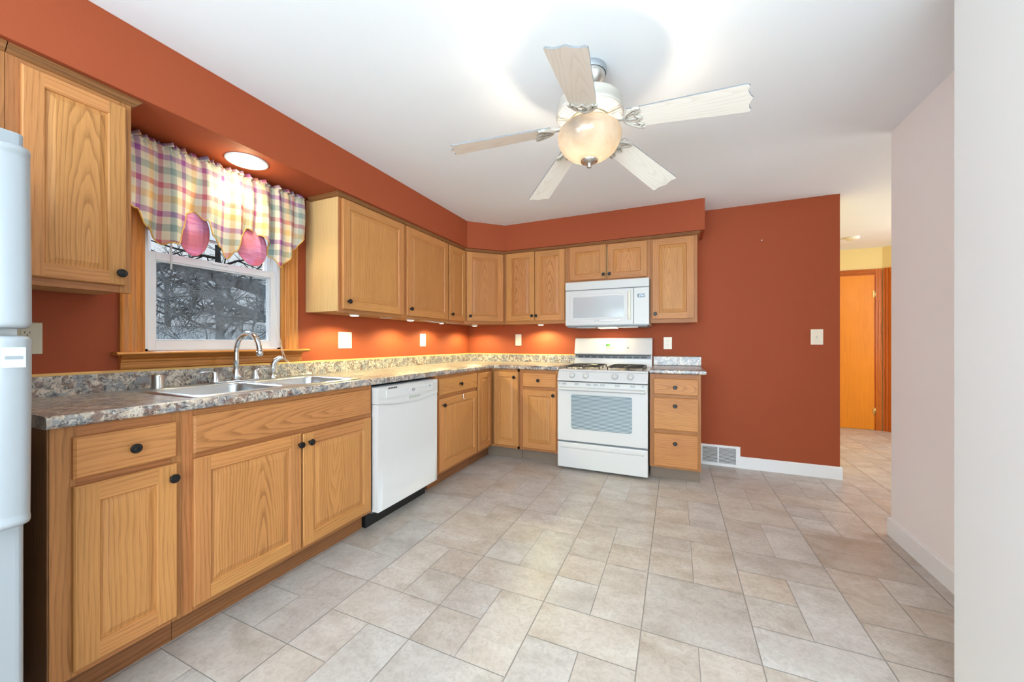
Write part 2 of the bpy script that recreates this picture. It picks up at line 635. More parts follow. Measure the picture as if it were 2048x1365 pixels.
def glass_thin(name, gloss=0.003, tint=(1, 1, 1, 1), spots=False):
    t = NT(name)
    tr = t.n('ShaderNodeBsdfTransparent')
    tr.inputs[0].default_value = tint
    gl = t.n('ShaderNodeBsdfGlossy')
    gl.inputs['Roughness'].default_value = 0.03
    mx = t.n('ShaderNodeMixShader')
    mx.inputs[0].default_value = gloss
    t.link(tr.outputs[0], mx.inputs[1])
    t.link(gl.outputs[0], mx.inputs[2])
    last = mx.outputs[0]
    if spots:
        p = t.geo()
        v = t.n('ShaderNodeTexVoronoi')
        v.inputs['Scale'].default_value = 115.0
        t.link(p, v.inputs['Vector'])
        dots = t.ramp(v.outputs['Distance'], [(0.20, 1.0), (0.30, 0.0)])
        keep = t.ramp(t.noise(p, 45.0, 2.0), [(0.46, 0.0), (0.49, 1.0)])
        fac = t.math('MULTIPLY', dots, keep)
        haze = t.ramp(t.noise(p, 16.0, 5.0, 0.7), [(0.35, 0.12), (0.7, 0.5)])
        df = t.n('ShaderNodeBsdfDiffuse')
        df.inputs[0].default_value = srgb(150, 158, 164)
        m2 = t.n('ShaderNodeMixShader')
        t.link(haze, m2.inputs[0])
        t.link(last, m2.inputs[1])
        t.link(df.outputs[0], m2.inputs[2])
        dd = t.n('ShaderNodeBsdfDiffuse')
        dd.inputs[0].default_value = srgb(30, 32, 34)
        m3 = t.n('ShaderNodeMixShader')
        t.link(t.math('MULTIPLY', fac, 0.85), m3.inputs[0])
        t.link(m2.outputs[0], m3.inputs[1])
        t.link(dd.outputs[0], m3.inputs[2])
        last = m3.outputs[0]
    t.link(last, t.out.inputs['Surface'])
    return t.m


GLASS = glass_thin('window_glass')
SCREEN = glass_thin('rain_speckled_insect_screen', 0.0, (0.9, 0.92, 0.94, 1), True)


def emit(name, col, strength):
    t = NT(name)
    t.set(Base_Color=col, Emission_Color=col, Emission_Strength=strength)
    return t.m


LENS = emit('lamp_lens', (1.0, 0.80, 0.52, 1), 5.0)
CANLENS = emit('can_lamp_lens', (1.0, 0.86, 0.62, 1), 2.2)
GREENLED = emit('green_display', srgb(70, 170, 30), 0.45)
GREENDK = emit('green_display_dark', srgb(30, 110, 50), 0.3)
BLUELED = emit('blue_display_digit', srgb(190, 205, 220), 0.8)


def bowl_mat():
    t = NT('alabaster_glass')
    p = t.obj()
    nz = t.noise(p, 9.0, 4.0, 0.6, 1.5)
    c = t.ramp(nz, [(0.3, srgb(150, 143, 134)), (0.7, srgb(164, 160, 154))])
    df = t.n('ShaderNodeBsdfDiffuse')
    tl = t.n('ShaderNodeBsdfTranslucent')
    t.link(c, df.inputs[0])
    t.link(c, tl.inputs[0])
    mx = t.n('ShaderNodeMixShader')
    mx.inputs[0].default_value = 0.6
    t.link(df.outputs[0], mx.inputs[1])
    t.link(tl.outputs[0], mx.inputs[2])
    gl = t.n('ShaderNodeBsdfGlossy')
    gl.inputs['Roughness'].default_value = 0.15
    m2 = t.n('ShaderNodeMixShader')
    m2.inputs[0].default_value = 0.05
    t.link(mx.outputs[0], m2.inputs[1])
    t.link(gl.outputs[0], m2.inputs[2])
    t.link(m2.outputs[0], t.out.inputs['Surface'])
    return t.m


BOWL = bowl_mat()


def plaid(name, lining=False):
    t = NT(name)
    u, v, _ = t.sep(t.uv('grain'))

    def stripes(c, per, shift):
        f = t.math('FRACT', t.math('ADD', t.math('DIVIDE', c, per), shift))
        cream = srgb(234, 228, 212)
        return t.ramp(f, [(0.0, cream), (0.125, srgb(214, 128, 138)), (0.22, cream), (0.375, srgb(160, 178, 172)), (0.50, cream),
                          (0.625, srgb(180, 118, 180)), (0.72, cream), (0.875, srgb(232, 196, 140))], 'CONSTANT')
    if lining:
        wv = t.noise(t.comb(t.math('MULTIPLY', u, 12.0), t.math('MULTIPLY', v, 160.0), 0.0), 1.0, 2.0)
        c = t.ramp(wv, [(0.3, srgb(216, 132, 178)), (0.7, srgb(242, 186, 212))])
        c = t.mix(t.ramp(t.noise(t.uv('grain'), 7.0, 2.0), [(0.45, 0.0), (0.6, 0.8)]), c, srgb(232, 140, 150))
    else:
        a = stripes(u, 0.25, 0.1)
        b = stripes(v, 0.27, 0.18)
        c = t.mix(0.5, a, b)
        c = t.mix(0.25, c, t.mix(1.0, a, b, 'MULTIPLY'))
    df = t.n('ShaderNodeBsdfDiffuse')
    tl = t.n('ShaderNodeBsdfTranslucent')
    t.link(c, df.inputs[0])
    t.link(c, tl.inputs[0])
    mx = t.n('ShaderNodeMixShader')
    mx.inputs[0].default_value = 0.35
    t.link(df.outputs[0], mx.inputs[1])
    t.link(tl.outputs[0], mx.inputs[2])
    t.link(mx.outputs[0], t.out.inputs['Surface'])
    return t.m


PLAID = plaid('plaid_cotton')
LINING = plaid('pink_lining', True)
GOLDEDGE = plain('gold_piping', srgb(206, 160, 78), 0.7)


def oven_glass():
    t = NT('striped_oven_glass')
    x, y, z = t.sep(t.geo())
    f = t.math('FRACT', t.math('MULTIPLY', z, 88.0))
    ln = t.ramp(f, [(0.0, srgb(92, 112, 120)), (0.46, srgb(92, 112, 120)), (0.54, srgb(182, 192, 196)), (0.94, srgb(182, 192, 196)), (1.0, srgb(92, 112, 120))])
    t.set(Base_Color=ln, Roughness=0.12)
    return t.m


OVENGLASS = oven_glass()
MWGLASS = plain('microwave_window', srgb(176, 180, 182), 0.12)

# ------------------------------------------------------------------ the setting
random.seed(4)


def build_floor():
    mb = MB()
    gx0, gy0, px, py = 0.555, -1.985, 0.4068, 0.2035
    g = 0.0024
    # rows read off the photograph: (start unit, length) per half column, 'F' = across the whole column
    cols = {
        0: [(-8, 'S', [(0, 2)], [(0, 1), (1, 1)]), (-6, 'F', 1), (-5, 'S', [(0, 1), (1, 1)], [(0, 2)]), (-3, 'F', 1), (-2, 'S', [(0, 1), (1, 1)], [(0, 2)]), (0, 'F', 2), (2, 'F', 2)],
        1: [(-8, 'F', 2), (-6, 'S', [(0, 1), (1, 1)], [(0, 2)]), (-4, 'F', 1), (-3, 'S', [(0, 2)], [(0, 1), (1, 1)]), (-1, 'F', 2), (1, 'S', [(0, 1)], [(0, 1)]), (2, 'F', 1), (3, 'S', [(0, 1), (1, 1)], [(0, 2)]), (5, 'F', 2)],
        2: [(-8, 'F', 1), (-7, 'F', 1), (-6, 'F', 2), (-4, 'S', [(0, 1), (1, 1)], [(0, 2)]), (-2, 'F', 1), (-1, 'S', [(0, 1), (1, 1)], [(0, 2)]), (1, 'F', 1), (2, 'S', [(0, 2)], [(0, 2)]), (4, 'F', 2)],
        3: [(-7, 'F', 2), (-5, 'S', [(0, 2)], [(0, 1), (1, 1)]), (-3, 'F', 1), (-2, 'S', [(0, 1), (1, 1)], [(0, 2)]), (0, 'S', [(0, 2)], [(0, 1), (1, 1)]), (2, 'F', 2), (4, 'S', [(0, 2)], [(0, 1), (1, 1)]), (6, 'F', 1)],
        4: [(-6, 'F', 1), (-5, 'F', 1), (-4, 'S', [(0, 2)], [(0, 1), (1, 1)]), (-2, 'F', 2), (0, 'S', [(0, 1), (1, 1)], [(0, 2)]), (2, 'F', 1), (3, 'S', [(0, 1), (1, 1)], [(0, 2)]), (5, 'F', 1), (6, 'S', [(0, 2)], [(0, 2)])],
        5: [(-6, 'F', 2), (-4, 'S', [(0, 2)], [(0, 2)]), (-2, 'F', 1), (-1, 'S', [(0, 1), (1, 1)], [(0, 2)]), (1, 'F', 1), (2, 'S', [(0, 2)], [(0, 2)]), (4, 'F', 1), (5, 'S', [(0, 2)], [(0, 2)]), (7, 'F', 1)],
        6: [(-6, 'F', 2), (-4, 'S', [(0, 1), (1, 1)], [(0, 2)]), (-2, 'F', 1), (-1, 'F', 1), (0, 'S', [(0, 2)], [(0, 1), (1, 1)]), (2, 'F', 2), (4, 'S', [(0, 1), (1, 1)], [(0, 2)]), (6, 'F', 1), (7, 'S', [(0, 2)], [(0, 2)])],
        7: [(-5, 'F', 2), (-3, 'S', [(0, 1), (1, 1)], [(0, 2)]), (-1, 'F', 2), (1, 'F', 2), (3, 'F', 1), (4, 'F', 2)],
    }
    lo, hi = -26, 24
    for k in range(-2, 16):
        seq = cols.get(k, [(0, 'F', 1)])
        items = []
        s0 = seq[0][0]
        j = s0
        rnd = random.Random(k * 7 + 1)

        def rand_block(j):
            c = rnd.choice('abcd')
            if c == 'a':
                return (j, 'F', 1), 1
            if c == 'b':
                return (j, 'F', 2), 2
            if c == 'c':
                return (j, 'S', [(0, 1), (1, 1)], [(0, 2)]), 2
            return (j, 'S', [(0, 2)], [(0, 1), (1, 1)]), 2
        items += seq
        last = seq[-1]
        j = last[0] + (last[2] if last[1] == 'F' else max(a + b for a, b in last[2]))
        while j < hi:
            it, n = rand_block(j)
            items.append(it)
            j += n
        j = s0
        while j > lo:
            it, n = rand_block(0)
            j -= n
            items.append((j,) + it[1:])
        for it in items:
            tiles = []
            if it[1] == 'F':
                tiles.append((0, 1, it[0], it[2]))
            else:
                for a, b in it[2]:
                    tiles.append((0, 0.5, it[0] + a, b))
                for a, b in it[3]:
                    tiles.append((0.5, 1, it[0] + a, b))
            for a, b, jj, n in tiles:
                x0, x1 = gx0 + (k + a) * px, gx0 + (k + b) * px
                y0, y1 = gy0 + jj * py, gy0 + (jj + n) * py
                gg = g * (0.75 if a == 0.5 or b == 0.5 else 1)
                x0 += g * (1 if a == 0 else 0.6)
                x1 -= g * (1 if b == 1 else 0.6)
                y0 += g * 0.55
                y1 -= g * 0.55
                x0, x1 = max(x0, 0.0), min(x1, 6.4)
                y0, y1 = max(y0, -7.0), min(y1, 2.75)
                if x1 - x0 < 0.01 or y1 - y0 < 0.01:
                    continue
                b0 = mb.pts([(x0, y0, 0), (x1, y0, 0), (x1, y1, 0), (x0, y1, 0)])
                mb.face([b0, b0 + 1, b0 + 2, b0 + 3], None, (rnd.random(), rnd.random()), False, 0)
    b0 = mb.pts([(0, -7, -0.0012), (6.4, -7, -0.0012), (6.4, 2.75, -0.0012), (0, 2.75, -0.0012)])
    mb.face([b0, b0 + 1, b0 + 2, b0 + 3], None, (0, 0), False, 1)
    b0 = mb.pts([(0, -7, -0.06), (0, 2.75, -0.06), (6.4, 2.75, -0.06), (6.4, -7, -0.06)])
    mb.face([b0, b0 + 1, b0 + 2, b0 + 3], None, (0, 0), False, 1)
    struct(mb.obj('floor', [VINYL, GROUT]))


build_floor()

m = MB()
m.box(-0.15, 6.4, -7.15, 2.9, H, H + 0.1)
struct(m.obj('ceiling', WHITE_C))

# window opening in the left wall
WY0, WY1, WZ0, WZ1 = -3.045, -2.345, 1.085, 2.02
m = MB()
m.box(-0.14, 0, -7.0, WY0, 0, H)
m.box(-0.14, 0, WY1, 0.12, 0, H)
m.box(-0.14, 0, WY0, WY1, 0, WZ0)
m.box(-0.14, 0, WY0, WY1, WZ1, H)
struct(m.obj('wall_left', RED))
m = MB()
m.box(0, XR, 0, 0.12, 0, H)
struct(m.obj('wall_back', RED))
# soffit over the wall cabinets
m = MB()
m.prism([(0, -7.0), (SD, -7.0), (SD, -XA), (XA, -SD), (2.535, -SD), (2.535, 0), (0, 0)], SB, H)
struct(m.obj('wall_soffit', RED))
m = MB()
GX, GY = 3.474, -1.03
m.prism([(GX, -2.27), (GX + 0.12, -2.27), (GX + 0.12, GY), (GX, GY)], 0, H)
struct(m.obj('wall_right', GREY))
m = MB()
m.prism([(3.134, -2.66), (3.254, -2.66), (3.254, -2.39), (6.4, -2.39), (6.4, -2.27), (3.134, -2.27)], 0, H)
struct(m.obj('wall_front', NEARW))
# the dining room behind the camera
m = MB()
m.box(-0.14, 0.7, -7.12, -7.0, 0, H)
m.box(3.95, 6.4, -7.12, -7.0, 0, H)
m.box(0.7, 3.95, -7.12, -7.0, 0, 0.42)
m.box(0.7, 3.95, -7.12, -7.0, 2.28, H)
struct(m.obj('wall_rear', NEARW))
m = MB()
m.box(6.4, 6.5, -7.0, -2.39, 0, H)
struct(m.obj('wall_dining', NEARW))
# hall
m = MB()
m.prism([(XR, 0.12), (XR, 2.47), (XR - 0.1, 2.47), (XR - 0.1, 0.12)], 0, H)
struct(m.obj('wall_hall_side', YELLOW))
HC = (4.762, 2.42)       # corner between the closet wall and the angled wall
HD = Vector((1.0, -0.82)).normalized()
HE = (HC[0] + HD.x * 1.5, HC[1] + HD.y * 1.5)
m = MB()
m.prism([(XR, 2.42), HC, (HC[0] + 0.05, HC[1] + 0.1), (XR, 2.52)], 0, H)
struct(m.obj('wall_hall_end', YELLOW))
m = MB()
m.prism([HC, HE, (HE[0] + 0.07, HE[1] + 0.08), (HC[0] + 0.05, HC[1] + 0.1)], 0, H)
struct(m.obj('wall_hall_angle', YELLOW))
m = MB()
m.box(6.4, 6.5, -2.39, 2.6, 0, H)
struct(m.obj('wall_hall_far', YELLOW))


def baseboard(name, path, h=0.105, t=0.014):
    m = MB()
    m.sweep(path, [(0, 0), (0, h), (t * 0.55, h), (t, h - 0.008), (t, 0)])
    return struct(m.obj(name, TRIMW))


# travel so that the room is on the right hand side
baseboard('baseboard_back', [(2.843, 0), (XR, 0), (XR, 0.12)][::1])
baseboard('baseboard_right', [(GX + 0.12, GY), (GX, GY), (GX, -2.27)][::-1][::-1])

# ------------------------------------------------------------------ window
def build_window():
    root = bpy.data.objects.new('window_1', None)
    COL.objects.link(root)
    root['kind'] = 'structure'
    root['label'] = 'white vinyl double-hung window in wood casing above the sink'
    fx = 0.019
    # casing boards with a fluted profile
    def casing(name, y0, y1, z0, z1, vertical=True):
        m = MB()
        w = (y1 - y0) if vertical else (z1 - z0)
        n = 16
        prof = []
        for i in range(n + 1):
            s = i / n
            d = fx - 0.0045 * (0.5 - 0.5 * math.cos(s * 2 * PI * 3)) * (0.08 < s < 0.92)
            if s < 0.04 or s > 0.96:
                d -= 0.004
            prof.append((s * w, d))
        if vertical:
            P = [(0.0, y0)] + [(d, y0 + a) for a, d in prof] + [(0.0, y1)]
            m.extrude(P, 'z', z0, z1)
        else:
            P = [(0.0, z0)] + [(d, z0 + a) for a, d in prof] + [(0.0, z1)]
            m.extrude(P, 'y', y0, y1)
        return m.obj(name, PINE, root)
    casing('window_casing', -3.124, WY0 + 0.004, 1.098, 2.10)
    casing('window_casing', WY1 - 0.004, -2.258, 1.098, 2.10)
    casing('window_casing', WY0 + 0.004, WY1 - 0.004, WZ1 - 0.004, 2.10, False)
    # wood jamb
    m = MB()
    for a, b in ((WY0, WY0 + 0.012), (WY1 - 0.012, WY1)):
        m.box(-0.03, 0.004, a, b, 1.098, WZ1, 'z')
    m.obj('window_jamb', PINE, root)
    # stool and apron
    m = MB()
    m.extrude([(-0.03, 1.084), (0.052, 1.084), (0.060, 1.087), (0.064, 1.092), (0.060, 1.097), (0.052, 1.100), (-0.03, 1.100)], 'y', -3.15, -2.205)
    m.obj('window_stool', PINE, root)
    m = MB()
    m.extrude([(0, 1.020), (0.014, 1.020), (0.018, 1.026), (0.018, 1.05), (0.024, 1.056), (0.024, 1.062), (0.018, 1.066), (0.034, 1.078), (0.040, 1.084), (0, 1.084)], 'y', -3.124, -2.238)
    m.obj('window_apron', PINE, root)
    # vinyl frame
    m = MB()
    y0, y1 = WY0 + 0.012, WY1 - 0.012
    for (a, b, c, d) in ((y0, y0 + 0.022, 1.1, WZ1), (y1 - 0.022, y1, 1.1, WZ1)):
        m.box(-0.13, -0.02, a, b, c, d)
    m.box(-0.13, -0.02, y0, y1, 1.1, 1.112)
    m.box(-0.13, -0.02, y0, y1, WZ1 - 0.025, WZ1)
    m.obj('window_frame', VINYLW, root, bevel=0.002)
    # sashes
    def sash(name, x0, x1, ya, yb, za, zb, st, rb, rt):
        m = MB()
        m.box(x0, x1, ya, ya + st, za, zb)
        m.box(x0, x1, yb - st, yb, za, zb)
        m.box(x0, x1, ya + st, yb - st, za, za + rb)
        m.box(x0, x1, ya + st, yb - st, zb - rt, zb)
        # glazing bead
        w = 0.007
        xa, xb = x0 + 0.008, x1 - 0.012
        for q in ((ya + st, ya + st + w, za + rb, zb - rt), (yb - st - w, yb - st, za + rb, zb - rt),
                  (ya + st, yb - st, za + rb, za + rb + w), (ya + st, yb - st, zb - rt - w, zb - rt)):
            m.box(xa, xb, *q)
        s = m.obj(name, VINYLW, root, bevel=0.0015)
        g = MB()
        xm = x0 + 0.012
        g.box(xm - 0.002, xm + 0.002, ya + st, yb - st, za + rb, zb - rt)
        g.obj('window_pane', GLASS, s)
        return s
    ya, yb = y0 + 0.018, y1 - 0.018
    lo = sash('lower_sash', -0.068, -0.030, ya, yb, 1.112, 1.588, 0.036, 0.040, 0.036)
    m = MB()
    m.box(-0.0725, -0.0710, ya + 0.036, yb - 0.036, 1.15, 1.555)
    m.obj('insect_screen', SCREEN, lo)
    m = MB()
    m.box(-0.030, -0.018, -2.74, -2.66, 1.572, 1.584)
    m.obj('sash_lock', VINYLW, lo, bevel=0.002)
    sash('upper_sash', -0.112, -0.074, ya, yb, 1.560, 1.995, 0.034, 0.030, 0.034)
    return root


build_window()

# ------------------------------------------------------------------ cabinets
PANEL_BASE = random.Random(12)


def door_mesh(w, h, t=0.019, st=0.056, grain_v=True, rng=PANEL_BASE, cath=None):
    """raised panel door; local x 0..w, z 0..h, front at y=-t"""
    m = MB()
    e = 0.004
    cx = w / 2

    def quad(ps, grain, seed, mode=0):
        m.poly(ps, grain, seed, mode, org=(cx, 0, 0))
    s1, s2, s3, s4 = (rng.random() for _ in range(4))
    sp = rng.random()
    if cath is None:
        cath = rng.random() < 0.6
    # back and edges
    quad([(0, 0, 0), (0, 0, h), (w, 0, h), (w, 0, 0)], 'z', s1)
    quad([(0, 0, 0), (0, -t + e, 0), (0, -t + e, h), (0, 0, h)], 'z', s1)
    quad([(w, 0, 0), (w, 0, h), (w, -t + e, h), (w, -t + e, 0)], 'z', s2)
    quad([(0, 0, 0), (w, 0, 0), (w, -t + e, 0), (0, -t + e, 0)], 'x', s3)
    quad([(0, 0, h), (0, -t + e, h), (w, -t + e, h), (w, 0, h)], 'x', s4)
    # eased outer edge
    A = [(0, -t + e, 0), (w, -t + e, 0), (w, -t + e, h), (0, -t + e, h)]
    B = [(e, -t, e), (w - e, -t, e), (w - e, -t, h - e), (e, -t, h - e)]
    sds = (s3, s2, s4, s1)
    gr = 'xzxz'
    for i in range(4):
        j = (i + 1) % 4
        quad([A[i], A[j], B[j], B[i]], gr[i], sds[i])
    # stiles, rails
    quad([(e, -t, e), (st, -t, e), (st, -t, h - e), (e, -t, h - e)], 'z', s1)
    quad([(w - st, -t, e), (w - e, -t, e), (w - e, -t, h - e), (w - st, -t, h - e)], 'z', s2)
    quad([(st, -t, e), (w - st, -t, e), (w - st, -t, st), (st, -t, st)], 'x', s3)
    quad([(st, -t, h - st), (w - st, -t, h - st), (w - st, -t, h - e), (st, -t, h - e)], 'x', s4)
    # nested loops inwards
    prof = [(0, 0), (0.0035, 0.0035), (0.006, 0.0085), (0.011, 0.0085), (0.034, 0.0022), (0.0365, 0.0022)]
    if w < 0.27:
        prof = [(0, 0), (0.0035, 0.0035), (0.005, 0.0085), (0.009, 0.0085), (0.026, 0.0022), (0.028, 0.0022)]
    def ring(d, z):
        a = st + d
        return [(a, -t + z, a), (w - a, -t + z, a), (w - a, -t + z, h - a), (a, -t + z, h - a)]
    for k in range(len(prof) - 1):
        a, b = ring(*prof[k]), ring(*prof[k + 1])
        for i in range(4):
            j = (i + 1) % 4
            if k < 2:
                quad([a[i], a[j], b[j], b[i]], gr[i], sds[i])
            else:
                quad([a[i], a[j], b[j], b[i]], 'z' if grain_v else 'x', sp, 1 if cath else 0)
    b = ring(*prof[-1])
    quad(b, 'z' if grain_v else 'x', sp, 1 if cath else 0)
    return m


def slab_mesh(w, h, t=0.019, boards=None, rng=PANEL_BASE):
    """drawer front with an eased edge, grain running across"""
    m = MB()
    e = 0.006
    boards = boards or [0, 1]
    ss = [rng.random() for _ in boards]
    org = (0, 0, h / 2)
    s = ss[0]

    def q(ps, seed=s, mode=0):
        m.poly(ps, 'x', seed, mode, org=org)
    q([(0, 0, 0), (0, 0, h), (w, 0, h), (w, 0, 0)])
    q([(0, 0, 0), (0, -t + e, 0), (0, -t + e, h), (0, 0, h)])
    q([(w, 0, 0), (w, 0, h), (w, -t + e, h), (w, -t + e, 0)])
    q([(0, 0, 0), (w, 0, 0), (w, -t + e, 0), (0, -t + e, 0)])
    q([(0, 0, h), (0, -t + e, h), (w, -t + e, h), (w, 0, h)])
    A = [(0, -t + e, 0), (w, -t + e, 0), (w, -t + e, h), (0, -t + e, h)]
    B = [(e, -t, e), (w - e, -t, e), (w - e, -t, h - e), (e, -t, h - e)]
    for i in range(4):
        j = (i + 1) % 4
        q([A[i], A[j], B[j], B[i]])
    for k in range(len(boards) - 1):
        z0 = max(e, boards[k] * h)
        z1 = min(h - e, boards[k + 1] * h)
        q([(e, -t, z0), (w - e, -t, z0), (w - e, -t, z1), (e, -t, z1)], ss[k], 1 if rng.random() < 0.5 else 0)
    return m


def knob(parent, x, z, y=-0.019):
    m = MB()
    m.lathe([(0.0, 0.0), (0.0075, 0.0), (0.0065, -0.004), (0.0055, -0.010), (0.008, -0.014), (0.0150, -0.017), (0.0162, -0.020), (0.0150, -0.0235), (0.0125, -0.0250), (0.0118, -0.0244), (0.006, -0.0262), (0.0, -0.0268)], 20, axis='y', cap=False)
    o = m.obj('knob', KNOB, parent)
    o.location = (x, y, z)
    return o


def cabinet(label, loc, rz, w, z0, z1, depth, doors, rails, stiles, upper=False, crown=None, knobs=True, side=None, body_mat=None, cat='cabinet', name=None, toe=True, seed=1, hollow=False, toe_mat=None):
    """doors: list of dict(kind, x0,x1,z0,z1,knob,boards). local x along the face, y back."""
    root = thing(name or ('wall_cabinet' if upper else 'base_cabinet'), label, cat, loc, rz)
    rng = random.Random(seed)
    random.seed(seed)
    m = MB()
    zb = z0 + (0.010 if upper else 0)
    if hollow:
        m.box(0.001, 0.018, 0.019, depth, zb, z1, 'z')
        m.box(w - 0.018, w - 0.001, 0.019, depth, zb, z1, 'z')
        m.box(0.018, w - 0.018, 0.019, depth, zb, zb + 0.016, 'x')
        m.box(0.018, w - 0.018, depth - 0.006, depth, zb + 0.016, z1, 'z')
    else:
        m.box(0.001, w - 0.001, 0.019, depth, zb, z1, 'z')
    m.obj('cabinet_body', body_mat or (OAK_LIGHT if upper else OAK_FRAME), root, bevel=0.0008, seg=1)
    if side:
        m = MB()
        for sx in side:
            xx = (-0.0035, 0.001) if sx == 0 else (w - 0.001, w + 0.0035)
            m.box(xx[0], xx[1], 0.004, depth, zb, z1, 'z')
        m.obj('side_panel', OAK_LIGHT if upper else OAK_DARK, root)
    # face frame
    m = MB()
    for a, b in stiles:
        m.box(a, b, 0, 0.019, z0, z1, 'z', rng.random())
    for i, (a, b) in enumerate(rails):
        st = sorted(stiles)
        for k in range(len(st) - 1):
            m.box(st[k][1], st[k + 1][0], 0.0002, 0.019, a, b, 'x', rng.random())
    m.obj('face_frame', OAK_FRAME, root, bevel=0.0008, seg=1)
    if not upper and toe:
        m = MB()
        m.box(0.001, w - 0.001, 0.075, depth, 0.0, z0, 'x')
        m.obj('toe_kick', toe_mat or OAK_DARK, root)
    for d in doors:
        x0, x1, a, b = d['r']
        if d['kind'] == 'door':
            o = door_mesh(x1 - x0, b - a, rng=rng, cath=d.get('cath'), st=d.get('st', 0.056)).obj('door', OAK, root)
        else:
            o = slab_mesh(x1 - x0, b - a, boards=d.get('boards'), rng=rng).obj(d.get('name', 'drawer'), OAK, root)
        o.location = (x0, -0.0005, a)
        if d.get('knob'):
            kx, kz = d['knob']
            knob(o, kx - x0, kz - a)
    if crown:
        m = MB()
        zt = SB - 0.001
        zc = zt - 0.026
        pr = [(0, zc), (0, zt), (0.026, zt), (0.026, zt - 0.006), (0.020, zt - 0.009), (0.014, zt - 0.018), (0.006, zc + 0.002), (0.004, zc)]
        m.sweep(crown, pr[::-1])
        m.obj('crown_moulding', OAK_DARK, root)
    return root


RL = R(90)   # left-hand run: local x -> world +y, local -y (front) -> world +x
# ---- base cabinets, left run
y0 = -3.495
w = y0 * -1 - 3.172
cabinet('narrow oak base cabinet beside the refrigerator, with one drawer over one door', (F, y0, 0), RL, 0.325, 0.113, 0.884, F - 0.004,
        [dict(kind='drawer', r=(0.044, 0.302, 0.722, 0.850), knob=(0.180, 0.786)),
         dict(kind='door', r=(0.044, 0.302, 0.135, 0.699), knob=(0.285, 0.650), cath=False)],
        [(0.113, 0.150), (0.69, 0.73), (0.84, 0.884)], [(0, 0.055), (0.29, 0.325)], side=(0,), seed=3)
cabinet('wide oak sink base with a plain false front over two doors', (F, -3.170, 0), RL, 0.945, 0.113, 0.884, F - 0.004,
        [dict(kind='drawer', name='false_front', r=(0.028, 0.924, 0.718, 0.862)),
         dict(kind='door', r=(0.028, 0.473, 0.135, 0.698), knob=(0.460, 0.645), cath=True),
         dict(kind='door', r=(0.481, 0.927, 0.134, 0.694), knob=(0.515, 0.646), cath=True)],
        [(0.113, 0.150), (0.685, 0.725), (0.85, 0.884)], [(0, 0.045), (0.905, 0.945)], seed=5, hollow=True)
cabinet('oak base cabinet just beyond the dishwasher, one drawer over one door', (F, -1.572, 0), RL, 0.650, 0.113, 0.884, F - 0.004,
        [dict(kind='drawer', r=(0.039, 0.634, 0.732, 0.861), knob=(0.335, 0.796)),
         dict(kind='door', r=(0.039, 0.634, 0.135, 0.702), knob=(0.084, 0.650), cath=False)],
        [(0.113, 0.150), (0.69, 0.74), (0.85, 0.884)], [(0, 0.045), (0.625, 0.650)], seed=8)


def corner_base():
    root = thing('base_cabinet', 'oak corner base cabinet with two narrow doors meeting at a right angle', 'cabinet', (0.003, -0.003, 0))
    rng = random.Random(21)
    random.seed(21)
    a, b = F, 0.918
    m = MB()
    m.prism([(0, 0), (0, -b), (a - 0.019, -b), (a - 0.019, -a + 0.019), (b, -a + 0.019), (b, 0)], 0.113, 0.884)
    m.obj('cabinet_body', OAK_FRAME, root)
    m = MB()
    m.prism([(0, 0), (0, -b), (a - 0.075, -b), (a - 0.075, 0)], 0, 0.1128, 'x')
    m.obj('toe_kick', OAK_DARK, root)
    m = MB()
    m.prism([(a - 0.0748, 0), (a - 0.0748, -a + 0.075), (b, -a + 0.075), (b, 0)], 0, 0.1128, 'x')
    m.obj('toe_kick', TOEGREY, root)
    m = MB()
    for z0_, z1_ in ((0.113, 0.135), (0.862, 0.884)):
        m.box(a - 0.019, a, -b, -a, z0_, z1_, 'y')
        m.box(a - 0.019, b, -a, -a + 0.019, z0_, z1_, 'x')
    m.box(b - 0.018, b, -a, -a + 0.019, 0.113, 0.884)
    m.obj('face_frame', OAK_FRAME, root)
    d = door_mesh(0.262, 0.722, st=0.05, rng=rng, cath=False).obj('door', OAK, root)
    d.location = (a + 0.0005, -0.912, 0.138)
    d.rotation_euler = (0, 0, RL)
    d = door_mesh(0.258, 0.722, st=0.05, rng=rng, cath=False).obj('door', OAK, root)
    d.location = (a + 0.036, -a - 0.0005, 0.138)
    knob(d, 0.222, 0.67)


corner_base()
# ---- base cabinets, back run
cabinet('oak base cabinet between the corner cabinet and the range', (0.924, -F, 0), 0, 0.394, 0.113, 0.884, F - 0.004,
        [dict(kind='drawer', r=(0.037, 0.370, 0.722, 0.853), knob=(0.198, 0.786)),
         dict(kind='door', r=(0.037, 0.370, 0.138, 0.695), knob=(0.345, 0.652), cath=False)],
        [(0.113, 0.150), (0.685, 0.73), (0.84, 0.884)], [(0, 0.048), (0.355, 0.394)], seed=31, toe_mat=TOEGREY)
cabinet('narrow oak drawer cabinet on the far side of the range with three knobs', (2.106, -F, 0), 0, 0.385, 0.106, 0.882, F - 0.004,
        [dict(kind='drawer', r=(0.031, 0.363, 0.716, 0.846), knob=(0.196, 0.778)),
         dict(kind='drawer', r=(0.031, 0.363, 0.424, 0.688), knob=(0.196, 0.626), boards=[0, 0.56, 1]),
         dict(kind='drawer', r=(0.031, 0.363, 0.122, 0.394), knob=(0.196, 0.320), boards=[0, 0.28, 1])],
        [(0.106, 0.135), (0.386, 0.432), (0.68, 0.725), (0.84, 0.882)], [(0, 0.042), (0.350, 0.385)], seed=44, toe_mat=TOEGREY, name='drawer_cabinet')

